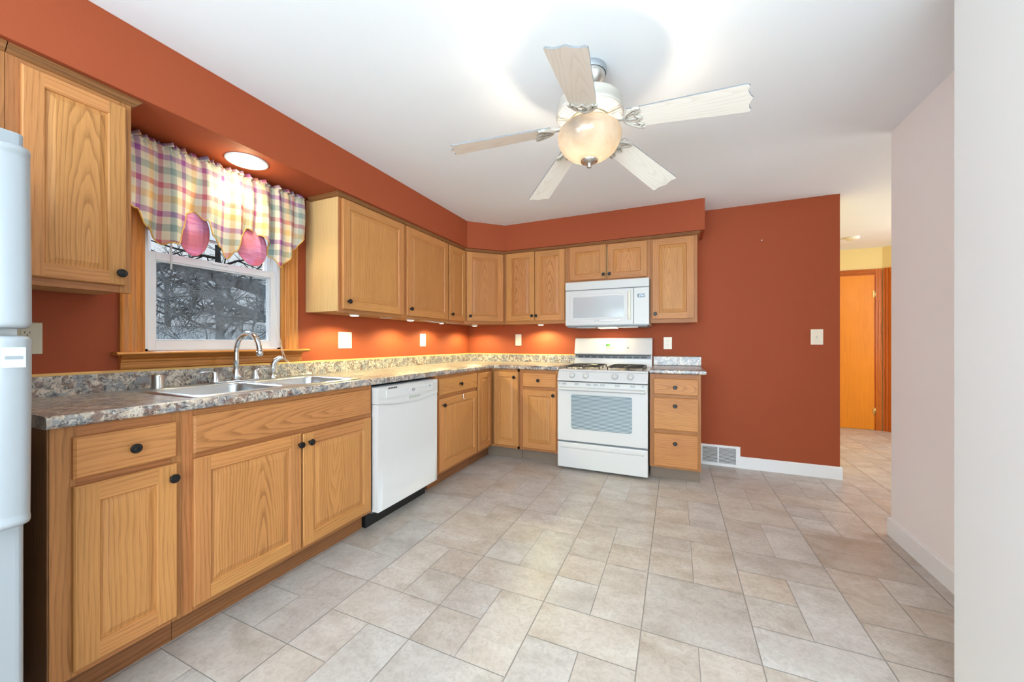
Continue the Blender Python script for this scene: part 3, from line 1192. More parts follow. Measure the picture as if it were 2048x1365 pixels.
# ---- wall cabinets
UB, UT = 1.338, 2.108
cr = [(0, 0), (0, 0)]
cabinet('short oak wall cabinet hung above the refrigerator, mostly out of view', (U, -4.40, 0), RL, 0.895, 1.80, UT, U - 0.003,
        [dict(kind='door', r=(0.03, 0.44, 1.82, 2.07)), dict(kind='door', r=(0.45, 0.862, 1.82, 2.07))],
        [(1.80, 1.835), (2.06, UT)], [(0, 0.04), (0.86, 0.895)], upper=True, crown=[(0, 0), (0.894, 0)], seed=51)
cabinet('oak wall cabinet between the refrigerator and the window, single door with bold arched grain', (U, -3.504, 0), RL, 0.308, UB, UT, U - 0.003,
        [dict(kind='door', r=(0.030, 0.287, 1.366, 2.070), knob=(0.268, 1.411), cath=True, st=0.048)],
        [(UB, 1.375), (2.06, UT)], [(0, 0.045), (0.273, 0.308)], upper=True, crown=[(0.0005, 0), (0.308, 0), (0.308, 0.26)], seed=57)
cabinet('wide oak wall cabinet next to the window, pale veneered end panel', (U, -2.190, 0), RL, 0.634, UB, UT, U - 0.003,
        [dict(kind='door', r=(0.022, 0.618, 1.364, 2.088), knob=(0.062, 1.415), cath=False)],
        [(UB, 1.375), (2.07, UT)], [(0, 0.045), (0.600, 0.634)], upper=True, crown=[(0, 0.26), (0, 0), (0.6335, 0)], side=(0,), seed=60)
cabinet('oak wall cabinet between the window-side cabinet and the slim corner cabinet', (U, -1.555, 0), RL, 0.627, UB, UT, U - 0.003,
        [dict(kind='door', r=(0.022, 0.612, 1.364, 2.088), knob=(0.058, 1.418), cath=False)],
        [(UB, 1.375), (2.07, UT)], [(0, 0.040), (0.595, 0.627)], upper=True, crown=[(0, 0), (0.6265, 0)], seed=61)
cabinet('slimmest oak wall cabinet, on the window wall beside the angled corner cabinet', (U, -0.927, 0), RL, 0.307, UB, UT, U - 0.003,
        [dict(kind='door', r=(0.012, 0.300, 1.364, 2.088), knob=(0.042, 1.418), cath=False, st=0.05)],
        [(UB, 1.375), (2.07, UT)], [(0, 0.035), (0.280, 0.307)], upper=True, crown=[(0, 0), (0.3065, 0)], seed=62)


def diag_cabinet():
    root = thing('wall_cabinet', 'angled oak corner wall cabinet with one door', 'cabinet', (U, -0.619, 0), R(45))
    rng = random.Random(64)
    random.seed(64)
    L = math.hypot(0.315, 0.315)
    c = math.cos(R(45))

    def loc(x, y):
        dx, dy = x - U, y + 0.619
        return (dx * c + dy * c, -dx * c + dy * c)
    m = MB()
    m.prism([loc(U - 0.013, -0.6185), loc(0.6185, -U + 0.013), loc(0.6185, -0.003), loc(0.003, -0.003), loc(0.003, -0.6185)], UB + 0.01, UT)
    m.obj('cabinet_body', OAK_FRAME, root)
    m = MB()
    for a, b in ((0, 0.03), (L - 0.03, L)):
        m.box(a, b, 0, 0.018, UB, UT, 'z')
    for a, b in ((UB, 1.378), (2.065, UT)):
        m.box(0.03, L - 0.03, 0, 0.018, a, b, 'x')
    m.obj('face_frame', OAK_FRAME, root, bevel=0.0008, seg=1)
    d = door_mesh(L - 0.045, 0.718, rng=rng, cath=True).obj('door', OAK, root)
    d.location = (0.022, -0.0005, 1.368)
    knob(d, 0.035, 0.05)
    m = MB()
    zt = SB - 0.001
    zc = zt - 0.026
    pr = [(0, zc), (0, zt), (0.026, zt), (0.026, zt - 0.006), (0.020, zt - 0.009), (0.014, zt - 0.018), (0.006, zc + 0.002), (0.004, zc)]
    m.sweep([(0.001, 0), (L - 0.001, 0)], pr[::-1])
    m.obj('crown_moulding', OAK_DARK, root)


diag_cabinet()
cabinet('oak wall cabinet with a pair of tall doors beside the microwave', (0.620, -U, 0), 0, 0.697, UB, UT, U - 0.003,
        [dict(kind='door', r=(0.024, 0.345, 1.372, 2.092), knob=(0.322, 1.421), cath=True),
         dict(kind='door', r=(0.350, 0.668, 1.370, 2.086), knob=(0.368, 1.420), cath=True)],
        [(UB, 1.380), (2.07, UT)], [(0, 0.032), (0.655, 0.697)], upper=True, crown=[(0.0005, 0), (0.697, 0)], seed=66)
cabinet('short oak wall cabinet with two small doors directly above the microwave', (1.318, -U, 0), 0, 0.772, 1.728, UT, U - 0.003,
        [dict(kind='door', r=(0.020, 0.377, 1.756, 2.090), knob=(0.355, 1.798), cath=True),
         dict(kind='door', r=(0.390, 0.747, 1.752, 2.084), knob=(0.410, 1.798), cath=True)],
        [(1.728, 1.765), (2.07, UT)], [(0, 0.035), (0.735, 0.772)], upper=True, crown=[(0, 0), (0.772, 0)], seed=67)
cabinet('oak wall cabinet at the open end of the back run, past the microwave', (2.091, -U, 0), 0, 0.388, 1.322, UT, U - 0.003,
        [dict(kind='door', r=(0.018, 0.360, 1.358, 2.083), knob=(0.045, 1.404), cath=True)],
        [(1.322, 1.368), (2.07, UT)], [(0, 0.040), (0.345, 0.388)], upper=True, crown=[(0, 0), (0.388, 0), (0.388, 0.26)], seed=75)

# ------------------------------------------------------------------ countertops
def rrect(x0, x1, y0, y1, r, n=6):
    out = []
    for cx, cy, a in ((x1 - r, y1 - r, 0), (x0 + r, y1 - r, 90), (x0 + r, y0 + r, 180), (x1 - r, y0 + r, 270)):
        for i in range(n + 1):
            t = R(a + 90 * i / n)
            out.append((cx + r * math.cos(t), cy + r * math.sin(t)))
    return out


SX0, SX1, SY0, SY1 = 0.085, 0.602, -3.128, -2.262


def edge_prof(z0, z1, r=0.012, w=0.02):
    n = 5
    p = [(0, z0), (0, z1)]
    h = (z1 - z0)
    for i in range(n + 1):
        a = R(90 - 90 * i / n)
        p.append((w - r + r * math.cos(a), z1 - r + r * math.sin(a)))
    for i in range(n + 1):
        a = R(-90 * i / n)
        p.append((w - r + r * math.cos(a), z0 + r + r * math.sin(a)))
    return p


def splash(m, mt, path):
    m.sweep(path, [(0, CT1), (0, 1.006), (0.019, 1.006), (0.019, CT1)])
    mt.sweep(path, [(0, 1.0062), (0, 1.017), (0.012, 1.017), (0.017, 1.012), (0.017, 1.0062)])


root = thing('countertop', 'long L-shaped countertop in mottled granite-look laminate, holding the sink', 'countertop', (0.0, 0.0, 0))
m = MB()
X1 = 0.625
hx0, hx1, hy0, hy1 = SX0 + 0.02, SX1 - 0.02, SY0 + 0.02, SY1 - 0.02
m.box(0.002, X1, -3.508, hy0, CT0, CT1)
m.box(0.002, X1, hy1, -0.002, CT0, CT1)
m.box(0.002, hx0, hy0, hy1, CT0, CT1)
m.box(hx1, X1, hy0, hy1, CT0, CT1)
m.box(X1, 1.318, -X1, -0.002, CT0, CT1)
ep = edge_prof(CT0, CT1)
m.sweep([(X1, -3.508), (X1, -X1), (1.318, -X1)], ep, smooth=False)
m.obj('counter_slab', LAM, root)
m, mt = MB(), MB()
splash(m, mt, [(1.318, -0.001), (0.001, -0.001), (0.001, -3.508)][::-1])
m.obj('backsplash', LAM, root)
mt.obj('backsplash_trim', SPLASHTRIM, root)
root = thing('countertop', 'short piece of laminate countertop on the three-drawer cabinet', 'countertop', (0, 0, 0))
m = MB()
m.box(2.106, 2.508, -X1, -0.002, CT0 - 0.001, CT1 - 0.004)
m.sweep([(2.106, -X1), (2.508, -X1), (2.508, -0.002)], edge_prof(CT0 - 0.001, CT1 - 0.004))
m.obj('counter_slab', LAM, root)
m, mt = MB(), MB()
splash(m, mt, [(2.106, -0.001), (2.525, -0.001)])
m.obj('backsplash', LAM, root)
mt.obj('backsplash_trim', OAK_DARK, root)

# ------------------------------------------------------------------ sink
def plate_holes(outer, holes, z, up=True):
    bm = bmesh.new()
    for loop in [outer] + holes:
        vs = [bm.verts.new((x, y, z)) for x, y in loop]
        for i in range(len(vs)):
            bm.edges.new((vs[i], vs[(i + 1) % len(vs)]))
    bmesh.ops.triangle_fill(bm, use_beauty=True, edges=bm.edges[:], normal=(0, 0, 1))
    tris = [[tuple(v.co) for v in f.verts] for f in bm.faces]
    bm.free()
    return tris


def build_sink():
    root = thing('kitchen_sink', 'double-bowl stainless steel drop-in sink under the window', 'sink', (0, 0, 0))
    m = MB()
    zr = CT1 + 0.006
    outer = rrect(SX0, SX1, SY0, SY1, 0.03)
    outer_in = rrect(SX0 + 0.006, SX1 - 0.006, SY0 + 0.006, SY1 - 0.006, 0.026)
    bowls = [(0.175, 0.572, -3.095, -2.722), (0.175, 0.572, -2.668, -2.295)]
    holes = [rrect(a, b, c, d, 0.055) for a, b, c, d in bowls]
    for tri in plate_holes(outer_in, holes, zr):
        m.poly(tri, smooth=True)
    n = len(outer)
    a = m.pts([(x, y, CT1 + 0.0003) for x, y in outer])
    b = m.pts([(x, y, zr) for x, y in outer_in])
    for i in range(n):
        j = (i + 1) % n
        m.face([a + i, a + j, b + j, b + i], smooth=True)
    m.obj('sink_rim', STEEL, root)
    for (x0, x1, y0_, y1_) in bowls:
        m = MB()
        steps = [(0, 0, 0.055), (0.004, -0.003, 0.052), (0.008, -0.012, 0.05), (0.016, -0.13, 0.045), (0.022, -0.155, 0.042), (0.045, -0.168, 0.035), (0.10, -0.171, 0.03)]
        rings = []
        for d, z, r in steps:
            rings.append(m.pts([(x, y, zr + z) for x, y in rrect(x0 + d, x1 - d, y0_ + d, y1_ - d, r)]))
        for k in range(len(rings) - 1):
            for i in range(n):
                j = (i + 1) % n
                m.face([rings[k] + j, rings[k] + i, rings[k + 1] + i, rings[k + 1] + j], smooth=True)
        m.face([rings[-1] + i for i in range(n)])
        bo = m.obj('sink_bowl', STEEL, root)
        m = MB()
        cx, cy = (x0 + x1) / 2, (y0_ + y1_) / 2
        m.lathe([(0.045, zr - 0.1705), (0.045, zr - 0.168), (0.036, zr - 0.167), (0.03, zr - 0.1705), (0, zr - 0.1706)], 20, (cx, cy, 0), cap=False)
        m.obj('drain', CHROME, bo)
    return zr


ZR = build_sink()


def build_faucet():
    fx, fy = 0.122, -2.700
    root = thing('faucet', 'chrome gooseneck kitchen faucet with two lever handles', 'faucet', (fx, fy, ZR))
    m = MB()
    pl = rrect(-0.026, 0.026, -0.125, 0.125, 0.024, 5)
    m.prism(pl, 0.0003, 0.009)
    m.obj('base_plate', CHROME, root, bevel=0.003)
    m = MB()
    m.lathe([(0.024, 0.009), (0.023, 0.03), (0.019, 0.055), (0.0165, 0.062), (0.0165, 0.066), (0.0135, 0.068)], 20)
    path = [(0, 0, 0.06), (0, 0, 0.12), (0, 0, 0.160)]
    rr = 0.098
    for i in range(1, 15):
        a = R(180 - 180 * i / 14 * 0.97)
        path.append((rr + rr * math.cos(a), 0, 0.163 + rr * math.sin(a)))
    path.append((path[-1][0] + 0.002, 0, path[-1][2] - 0.006))
    m.tube(path, 0.0128, 14)
    tip = path[-1]
    m.lathe([(0.0155, 0.0), (0.0165, -0.004), (0.0165, -0.014), (0.0150, -0.017), (0.0150, -0.024), (0.012, -0.026)], 18, (tip[0], 0, tip[2]))
    m.obj('spout', CHROME, root)
    for sgn in (-1, 1):
        m = MB()
        m.lathe([(0.021, 0.009), (0.021, 0.02), (0.0175, 0.032), (0.0165, 0.045), (0.013, 0.054), (0.006, 0.058), (0, 0.059)], 18, (0, sgn * 0.102, 0), cap=False)
        m.tube([(0, sgn * 0.098, 0.052), (0.004, sgn * 0.118, 0.061), (0.008, sgn * 0.150, 0.062), (0.010, sgn * 0.178, 0.060)], [0.008, 0.0085, 0.0075, 0.006], 10, flat=0.6)
        m.obj('lever_handle', CHROME, root)
    r2 = thing('side_sprayer', 'chrome pull-out side sprayer standing beside the faucet', 'sprayer', (0.122, -2.498, ZR))
    m = MB()
    m.lathe([(0.024, 0.0003), (0.024, 0.006), (0.018, 0.016), (0.0155, 0.024)], 18)
    m.obj('sprayer_base', CHROME, r2)
    m = MB()
    m.tube([(0, 0, 0.02), (0, 0, 0.06), (0.001, 0.002, 0.085), (0.010, 0.012, 0.108), (0.024, 0.028, 0.120), (0.034, 0.040, 0.122)], [0.0145, 0.0145, 0.0155, 0.015, 0.013, 0.012], 14)
    m.obj('spray_head', CHROME, r2)
    m = MB()
    m.lathe([(0.0235, 0.0003), (0.0235, 0.056), (0.0222, 0.060), (0.019, 0.0625), (0, 0.0627)], 24, cap=False)
    o = m.obj('air_gap_cap', STEELK, None)
    o.location = (0.122, -3.037, ZR)
    tag(o, 'brushed metal cylinder cap of the dishwasher air gap standing on the sink rim', 'air gap')


build_faucet()

# ------------------------------------------------------------------ dishwasher
def build_dishwasher():
    root = thing('dishwasher', 'white built-in dishwasher between the sink base and a drawer cabinet', 'dishwasher', (0.668, -2.222, 0), RL)
    w = 0.604
    m = MB()
    m.box(0.004, w - 0.004, 0.055, 0.64, 0.10, 0.872)
    m.obj('tub_body', GREYP, root)
    m = MB()
    m.box(0.006, w - 0.006, 0.105, 0.16, 0.0, 0.10)
    m.obj('toe_panel', BLACK, root)
    # door: slightly bulged sheet
    n = 14
    def arc(t):
        return -0.006 * (1 - (2 * t - 1) ** 2)
    def lowz(t):
        return 0.768 - 0.022 * (1 - (2 * t - 1) ** 2)
    m = MB()
    m.grid(lambda i, j: (w * i / n, arc(i / n) * 0.3, 0.115 + (lowz(i / n) - 0.002 - 0.115) * j / 2), n, 2)
    m.grid(lambda i, j: (w * i / n, arc(i / n) * 0.3 * (1 - j) + 0.05 * j, 0.115), n, 1)
    m.box(0, 0.001, 0, 0.05, 0.115, 0.765)
    m.box(w - 0.001, w, 0, 0.05, 0.115, 0.765)
    m.box(0, w, 0.048, 0.05, 0.115, 0.765)
    m.obj('door_panel', APPL, root)
    m = MB()
    top = 0.868
    m.grid(lambda i, j: (w * i / n, arc(i / n) - 0.004, lowz(i / n) + (top - lowz(i / n)) * j / 4), n, 4)
    m.grid(lambda i, j: (w * i / n, (arc(i / n) - 0.004) * (1 - j) + 0.05 * j, top), n, 1)
    m.grid(lambda i, j: (w * i / n, (arc(i / n) - 0.004) * (1 - j) + 0.01 * j, lowz(i / n)), n, 1)
    m.box(0, 0.001, -0.003, 0.05, 0.768, top)
    m.box(w - 0.001, w, -0.003, 0.05, 0.768, top)
    cp = m.obj('control_panel', APPL2, root)
    # recessed look panel line, latch pocket, vents and icons
    m = MB()
    m.box(0.06, 0.545, -0.0115, -0.004, 0.797, 0.850)
    m.obj('touch_panel', APPL, cp, bevel=0.001)
    m = MB()
    m.box(0.262, 0.390, -0.0135, -0.008, 0.770, 0.791, mi=0)
    m.box(0.2665, 0.3855, -0.0140, -0.0132, 0.7725, 0.7865, mi=1)
    m.obj('latch_handle', [APPL2, plain('latch_inset_grey', srgb(176, 180, 170), 0.4)], cp)  # second slot: flat grey plate on the latch front
    for k in range(5):
        m = MB()
        x = 0.078 + k * 0.0165
        m.box(x, x + 0.009, -0.0126, -0.0105, 0.8545, 0.8625)
        m.obj('vent_slot', BLACK, cp)
    m = MB()
    for k in range(10):
        x = 0.175 + k * 0.0125
        m.box(x, x + 0.008, -0.0122, -0.0112, 0.833, 0.836)
    for k in range(14):
        x = 0.345 + k * 0.0115
        m.box(x, x + 0.006, -0.0122, -0.0112, 0.831, 0.836 + 0.003 * (k % 2))
    m.obj('panel_print', PALEG, cp)
    m = MB()
    for q, (wd, zz) in enumerate(((0.028, 0.832), (0.030, 0.826), (0.024, 0.820), (0.020, 0.8145))):
        m.box(0.317 - wd / 2, 0.317 + wd / 2, -0.0128, -0.0112, zz, zz + 0.0022)
    m.box(0.303, 0.3045, -0.0128, -0.0112, 0.818, 0.834)
    m.box(0.329, 0.3305, -0.0128, -0.0112, 0.818, 0.834)
    for x in (0.492, 0.506):
        m.box(x, x + 0.0035, -0.0128, -0.0112, 0.826, 0.838)
    m.obj('logo_print', GREYP, cp)


build_dishwasher()

# ------------------------------------------------------------------ range
def build_range():
    X0, Wd = 1.323, 0.773
    root = thing('gas_range', 'white freestanding gas range with striped oven window', 'stove', (X0, -0.683, 0))
    m = MB()
    m.box(0.002, Wd - 0.002, 0.045, 0.655, 0.03, 0.872)
    m.obj('range_body', APPL, root, bevel=0.003)
    for x in (0.05, Wd - 0.05):
        for y in (0.09, 0.6):
            m = MB()
            m.lathe([(0.016, 0), (0.016, 0.012), (0.011, 0.014), (0.011, 0.031)], 12, (x, y, 0))
            m.obj('leg', BLACK, root)
    # storage drawer
    m = MB()
    m.box(0, Wd, 0.0, 0.045, 0.022, 0.248)
    d = m.obj('storage_drawer', APPL, root, bevel=0.008, seg=3)
    m = MB()
    m.extrude([(-0.0005, 0.196), (-0.006, 0.206), (-0.007, 0.214), (-0.0005, 0.220)], 'x', 0.03, Wd - 0.03)
    m.obj('drawer_pull', APPL, d)
    m = MB()
    m.box(0.004, Wd - 0.004, 0.02, 0.045, 0.249, 0.262)
    m.obj('gap_strip', GREYP, root)
    # oven door
    m = MB()
    m.box(0, Wd, 0.0, 0.045, 0.263, 0.792)
    door = m.obj('oven_door', APPL, root, bevel=0.006, seg=3)
    m = MB()
    m.prism([(x, z) for x, z in rrect(0.127, 0.648, 0.375, 0.683, 0.018)], 0.0005, 0.0015)
    for i, p in enumerate(m.v):
        m.v[i] = (p[0], -p[2], p[1])
    m.obj('oven_window', OVENGLASS, door)
    m = MB()
    for a, b, z0, z1 in ((0.121, 0.654, 0.366, 0.3705), (0.121, 0.654, 0.687, 0.6915)):
        m.box(a, b, -0.0012, 0.001, z0, z1)
    m.box(0.1175, 0.1215, -0.0012, 0.001, 0.37, 0.69)
    m.box(0.6535, 0.6575, -0.0012, 0.001, 0.37, 0.69)
    m.obj('window_surround', APPL2, door)
    m = MB()
    m.extrude([(0.0, 0.716), (-0.020, 0.716), (-0.036, 0.722), (-0.040, 0.732), (-0.036, 0.742), (-0.022, 0.748), (0.0, 0.748)], 'x', 0.022, Wd - 0.022, smooth=False)
    m.box(0.004, Wd - 0.004, -0.010, 0, 0.716, 0.790)
    m.obj('door_handle', APPL2, door, bevel=0.004)
    for xc, ww in ((0.022, 0.016), (0.066, 0.040), (0.178, 0.040), (0.285, 0.040), (0.345, 0.040), (0.405, 0.040), (0.530, 0.040), (0.655, 0.040), (0.735, 0.020)):
        m = MB()
        for k in range(3):
            m.box(xc - ww / 2, xc + ww / 2, -0.0108, -0.0098, 0.768 + k * 0.006, 0.7705 + k * 0.006)
        m.obj('vent_grille', GREYP, door)
    m = MB()
    m.box(0.003, Wd - 0.003, 0.012, 0.05, 0.790, 0.800)
    m.obj('gap_strip', BLACK, root)
    # sloped control panel
    m = MB()
    m.extrude([(-0.004, 0.800), (-0.004, 0.812), (0.028, 0.882), (0.05, 0.890), (0.08, 0.890), (0.08, 0.800)], 'x', 0, Wd)
    cp = m.obj('control_panel', APPL, root, bevel=0.003)
    ang = math.atan2(0.032, 0.070)
    for k, xc in enumerate((0.133, 0.256, 0.506, 0.634)):
        m = MB()
        m.lathe([(0.0, -0.026), (0.021, -0.026), (0.0225, -0.022), (0.0245, -0.004), (0.0260, 0.0)], 22, axis='y', cap=False)
        m.box(-0.0035, 0.0035, -0.031, -0.024, -0.021, 0.021)
        o = m.obj('knob', APPL2, cp)
        o.location = (xc, 0.012, 0.848)
        o.rotation_euler = (-ang, 0, R((10, -6, 4, 0)[k]) * 0)
        m = MB()
        m.lathe([(0.027, -0.0006), (0.0305, -0.0006)], 22, axis='y', cap=False)
        q = m.obj('knob_ring', PALEG, o)
    # cooktop
    m = MB()
    m.box(0, Wd, 0.040, 0.60, 0.886, 0.900)
    ct = m.obj('cooktop', APPL, root, bevel=0.005, seg=3)
    m = MB()
    m.box(0.0, Wd, 0.0335, 0.0345, 0.8848, 0.8862)
    m.obj('cooktop_seam', PALEG, ct)
    for cx in (0.20, 0.575):
        for cy in (0.19, 0.45):
            m = MB()
            m.lathe([(0.085, 0.9003), (0.082, 0.9030), (0.06, 0.9012), (0.05, 0.9012)], 24, (cx, cy, 0), cap=False)
            m.lathe([(0.05, 0.9012), (0.036, 0.904), (0.034, 0.914), (0.0, 0.916)], 24, (cx, cy, 0), cap=False)
            m.obj('burner', STEELB, ct)
    for cx, hw in ((0.20, 0.150), (0.575, 0.150)):
        m = MB()
        zz = 0.926
        ya, yb = 0.085, 0.555
        r = 0.0052
        out = [(cx - hw + 0.03, ya, zz), (cx + hw - 0.03, ya, zz), (cx + hw, ya + 0.05, zz), (cx + hw, yb - 0.05, zz), (cx + hw - 0.03, yb, zz), (cx - hw + 0.03, yb, zz), (cx - hw, yb - 0.05, zz), (cx - hw, ya + 0.05, zz), (cx - hw + 0.03, ya, zz)]
        m.tube(out, r, 6, smooth=False)
        m.tube([(cx - hw, 0.32, zz), (cx + hw, 0.32, zz)], r, 6, smooth=False)
        for cy in (0.19, 0.45):
            for a in range(4):
                t = R(45 + 90 * a)
                e = (cx + math.cos(t) * 0.155 * 0.9, cy + math.sin(t) * 0.125)
                m.tube([(cx + math.cos(t) * 0.028, cy + math.sin(t) * 0.028, zz + 0.002), (e[0], e[1], zz)], r, 6, smooth=False)
            for a in (0, 180):
                t = R(a)
                m.tube([(cx + math.cos(t) * 0.03, cy, zz + 0.002), (cx + math.cos(t) * hw, cy, zz)], r, 6, smooth=False)
        for fx in (-hw, hw):
            for fy in (ya + 0.05, 0.32, yb - 0.05):
                m.tube([(cx + fx, fy, zz), (cx + fx, fy, 0.9005)], r, 6, smooth=False)
        m.obj('grate', IRON, ct)
    # back guard
    m = MB()
    m.box(0.010, Wd, 0.585, 0.655, 0.90, 0.985)
    m.box(0.012, Wd, 0.60, 0.655, 0.985, 1.03)
    m.extrude([(0.655, 1.022), (0.562, 1.022), (0.556, 1.030), (0.556, 1.036), (0.590, 1.172), (0.598, 1.186), (0.61, 1.190), (0.655, 1.190)], 'x', 0.015, Wd + 0.002)
    bg = m.obj('back_guard', APPL, root, bevel=0.004, seg=3)
    m = MB()
    m.box(0.018, Wd - 0.012, 0.589, 0.602, 0.986, 1.021, mi=0)
    for k in range(10):
        x = 0.048 + k * 0.0693
        m.box(x, x + 0.054, 0.5862, 0.5895, 0.991, 1.003, mi=1)
    m.box(0.02, Wd - 0.014, 0.5872, 0.5892, 1.009, 1.0215, mi=1)
    m.obj('oven_vent', [GREYP, BLACK], bg)
    # clock panel on the sloped face
    A = Vector((0, 0.556, 1.036))
    B = Vector((0, 0.590, 1.172))
    dv = (B - A).normalized()
    nv = Vector((0, -dv.z, dv.y))
    M = Matrix(((1, 0, 0, 0), (0, nv.y * -1, dv.y, A.y), (0, nv.z * -1, dv.z, A.z), (0, 0, 0, 1)))
    # local: x across, y into the guard, z up the slope
    def pan(name, mat, boxes, d=0.001, par=bg, b=0):
        mm = MB(M)
        for x0, x1, z0, z1 in boxes:
            mm.box(x0, x1, -d, 0.0015, z0, z1)
        return mm.obj(name, mat, par, bevel=b)
    cpn = pan('clock_panel', plain('cream_overlay', srgb(236, 226, 212), 0.35), [(0.285, 0.525, 0.018, 0.114)], 0.001)
    pan('display', GREENLED, [(0.352, 0.376, 0.074, 0.096)], 0.0018, cpn)
    pan('display', GREENDK, [(0.336, 0.352, 0.074, 0.096)], 0.0018, cpn)
    pan('button_pad', plain('olive_tint_pad', srgb(214, 212, 170), 0.4), [(0.336, 0.414, 0.044, 0.070)], 0.0015, cpn)
    pan('panel_lettering', PRINTG, [(0.275, 0.500, 0.1105, 0.1125)] + [(0.30 + 0.022 * (k % 2), 0.309 + 0.022 * (k % 2), 0.056 + 0.026 * (k // 2), 0.0585 + 0.026 * (k // 2)) for k in range(4)] +
        [(0.440 + 0.030 * (k % 2), 0.450 + 0.030 * (k % 2), 0.054 + 0.030 * (k // 2), 0.057 + 0.030 * (k // 2)) for k in range(4)] + [(0.345, 0.352, 0.048, 0.062)], 0.0015, cpn)
    pan('maker_badge', PRINTG, [(0.338 + 0.0068 * k, 0.343 + 0.0068 * k, 0.020, 0.0245) for k in range(10)], 0.0015, cpn)
    mm = MB(M)
    mm.lathe([(0.0, -0.006), (0.008, -0.006), (0.010, -0.001)], 14, (0.548, 0, 0.062), axis='y', cap=False)
    mm.obj('lock_light', PALEG, bg)
    pan('check_mark', GREYP, [(0.541, 0.553, 0.052, 0.0545)], 0.0075, bg)


build_range()

# ------------------------------------------------------------------ microwave
def build_microwave():
    X0, Wd = 1.318, 0.770
    Z0, Z1 = 1.304, 1.7265
    root = thing('microwave', 'white over-the-range microwave with grey window', 'microwave', (X0, -0.4035, Z0))
    hh = Z1 - Z0
    m = MB()
    m.box(0.001, Wd - 0.001, 0.02, 0.398, 0.0, hh)
    m.obj('microwave_body', APPL, root, bevel=0.003)
    m = MB()
    m.box(0, Wd, -0.002, 0.02, 0.346, hh)
    m.obj('top_grille', APPL2, root, bevel=0.003)
    m = MB()
    m.box(0.002, Wd - 0.002, 0.006, 0.021, 0.338, 0.347)
    m.obj('gap_strip', GREYP, root)
    # door
    m = MB()
    m.box(0, 0.636, 0.0, 0.02, 0.006, 0.339)
    d = m.obj('door', APPL2, root, bevel=0.005, seg=3)
    m = MB()
    b = rrect(0.045, 0.535, 0.036, 0.300, 0.025)
    n = len(b)
    a = m.pts([(x, 0.0, z) for x, z in b])
    c = m.pts([(x, -0.003, z) for x, z in rrect(0.049, 0.531, 0.040, 0.296, 0.022)])
    e = m.pts([(x, -0.003, z) for x, z in rrect(0.070, 0.520, 0.056, 0.280, 0.008)])
    f = m.pts([(x, 0.0006, z) for x, z in rrect(0.078, 0.552 - 0.04, 0.064, 0.272, 0.004)])
    for p, q in ((a, c), (c, e), (e, f)):
        for i in range(n):
            j = (i + 1) % n
            m.face([p + i, p + j, q + j, q + i])
    m.obj('window_surround', APPL, d)
    m = MB()
    m.box(0.078, 0.552, -0.0034, 0.001, 0.078, 0.272)
    m.obj('window_glass', MWGLASS, d)
    m = MB()
    for x in range(6):
        m.box(0.282 + x * 0.009, 0.288 + x * 0.009, -0.0040, -0.0028, 0.0465, 0.0535)
    m.obj('maker_badge', PRINTG, d)
    m = MB()
    m.extrude([(0.0, 0.585), (-0.012, 0.586), (-0.030, 0.592), (-0.036, 0.600), (-0.030, 0.608), (-0.012, 0.613), (0.0, 0.613)][::-1], 'z', 0.052, 0.312)
    for i, p in enumerate(m.v):
        m.v[i] = (p[1], p[0], p[2])
    m.obj('door_handle', plain('warm_white_plastic', srgb(232, 230, 214), 0.3), d, bevel=0.004)
    # control side
    m = MB()
    m.box(0.639, Wd, 0.0, 0.02, 0.006, 0.339)
    c = m.obj('control_panel', APPL2, root, bevel=0.004)
    m = MB()
    m.box(0.672, 0.735, -0.0015, 0.001, 0.250, 0.281)
    dsp = m.obj('clock_display', plain('display_navy', srgb(46, 54, 68), 0.25), c)
    SEG = {'1': 'bc', '2': 'abged', '5': 'afgcd', '6': 'afgedc'}
    m = MB()
    def digit(ch, x, z, w=0.010, h=0.021, t=0.0028):
        for sname in SEG[ch]:
            q = {'a': (x, x + w, z + h - t, z + h), 'd': (x, x + w, z, z + t), 'g': (x, x + w, z + h / 2 - t / 2, z + h / 2 + t / 2),
                 'f': (x, x + t, z + h / 2, z + h), 'e': (x, x + t, z, z + h / 2), 'b': (x + w - t, x + w, z + h / 2, z + h), 'c': (x + w - t, x + w, z, z + h / 2)}[sname]
            m.box(q[0], q[1], -0.0022, -0.0012, q[2], q[3])
    digit('1', 0.675, 0.255)
    digit('2', 0.689, 0.255)
    m.box(0.7025, 0.7045, -0.0022, -0.0012, 0.260, 0.263)
    m.box(0.7025, 0.7045, -0.0022, -0.0012, 0.268, 0.271)
    digit('6', 0.707, 0.255)
    digit('2', 0.721, 0.255)
    m.obj('clock_digits', BLUELED, dsp)
    m = MB()
    for r in range(11):
        zz = 0.225 - r * 0.0165
        for q in range(3):
            if (r * 3 + q) % 7 == 5:
                continue
            x = 0.668 + q * 0.016
            m.box(x, x + 0.007, -0.001, 0.001, zz, zz + 0.0035)
    for zz in (0.168, 0.128, 0.095):
        m.box(0.734, 0.741, -0.001, 0.001, zz, zz + 0.008)
    m.obj('keypad_lettering', PALEG, c)
    # underside
    m = MB()
    m.box(0.015, Wd - 0.015, 0.015, 0.36, -0.014, -0.0005)
    un = m.obj('vent_tray', GREYP, root, bevel=0.003)
    for x in (0.10, 0.50):
        m = MB()
        m.box(x, x + 0.17, 0.05, 0.30, -0.019, -0.0142)
        m.obj('grease_filter', STEELB, un)
    m = MB()
    m.box(0.30, 0.47, 0.10, 0.22, -0.022, -0.0142)
    m.obj('cooktop_lamp', LENS, un)
    l = light('microwave_cooktop_light', 'AREA', (X0 + 0.385, -0.4035 + 0.20, Z0 - 0.03), 0.9, (1.0, 0.72, 0.38), (0, 0, 0), shape='RECTANGLE', size=0.3, size_y=0.12)
    l.parent = None


build_microwave()

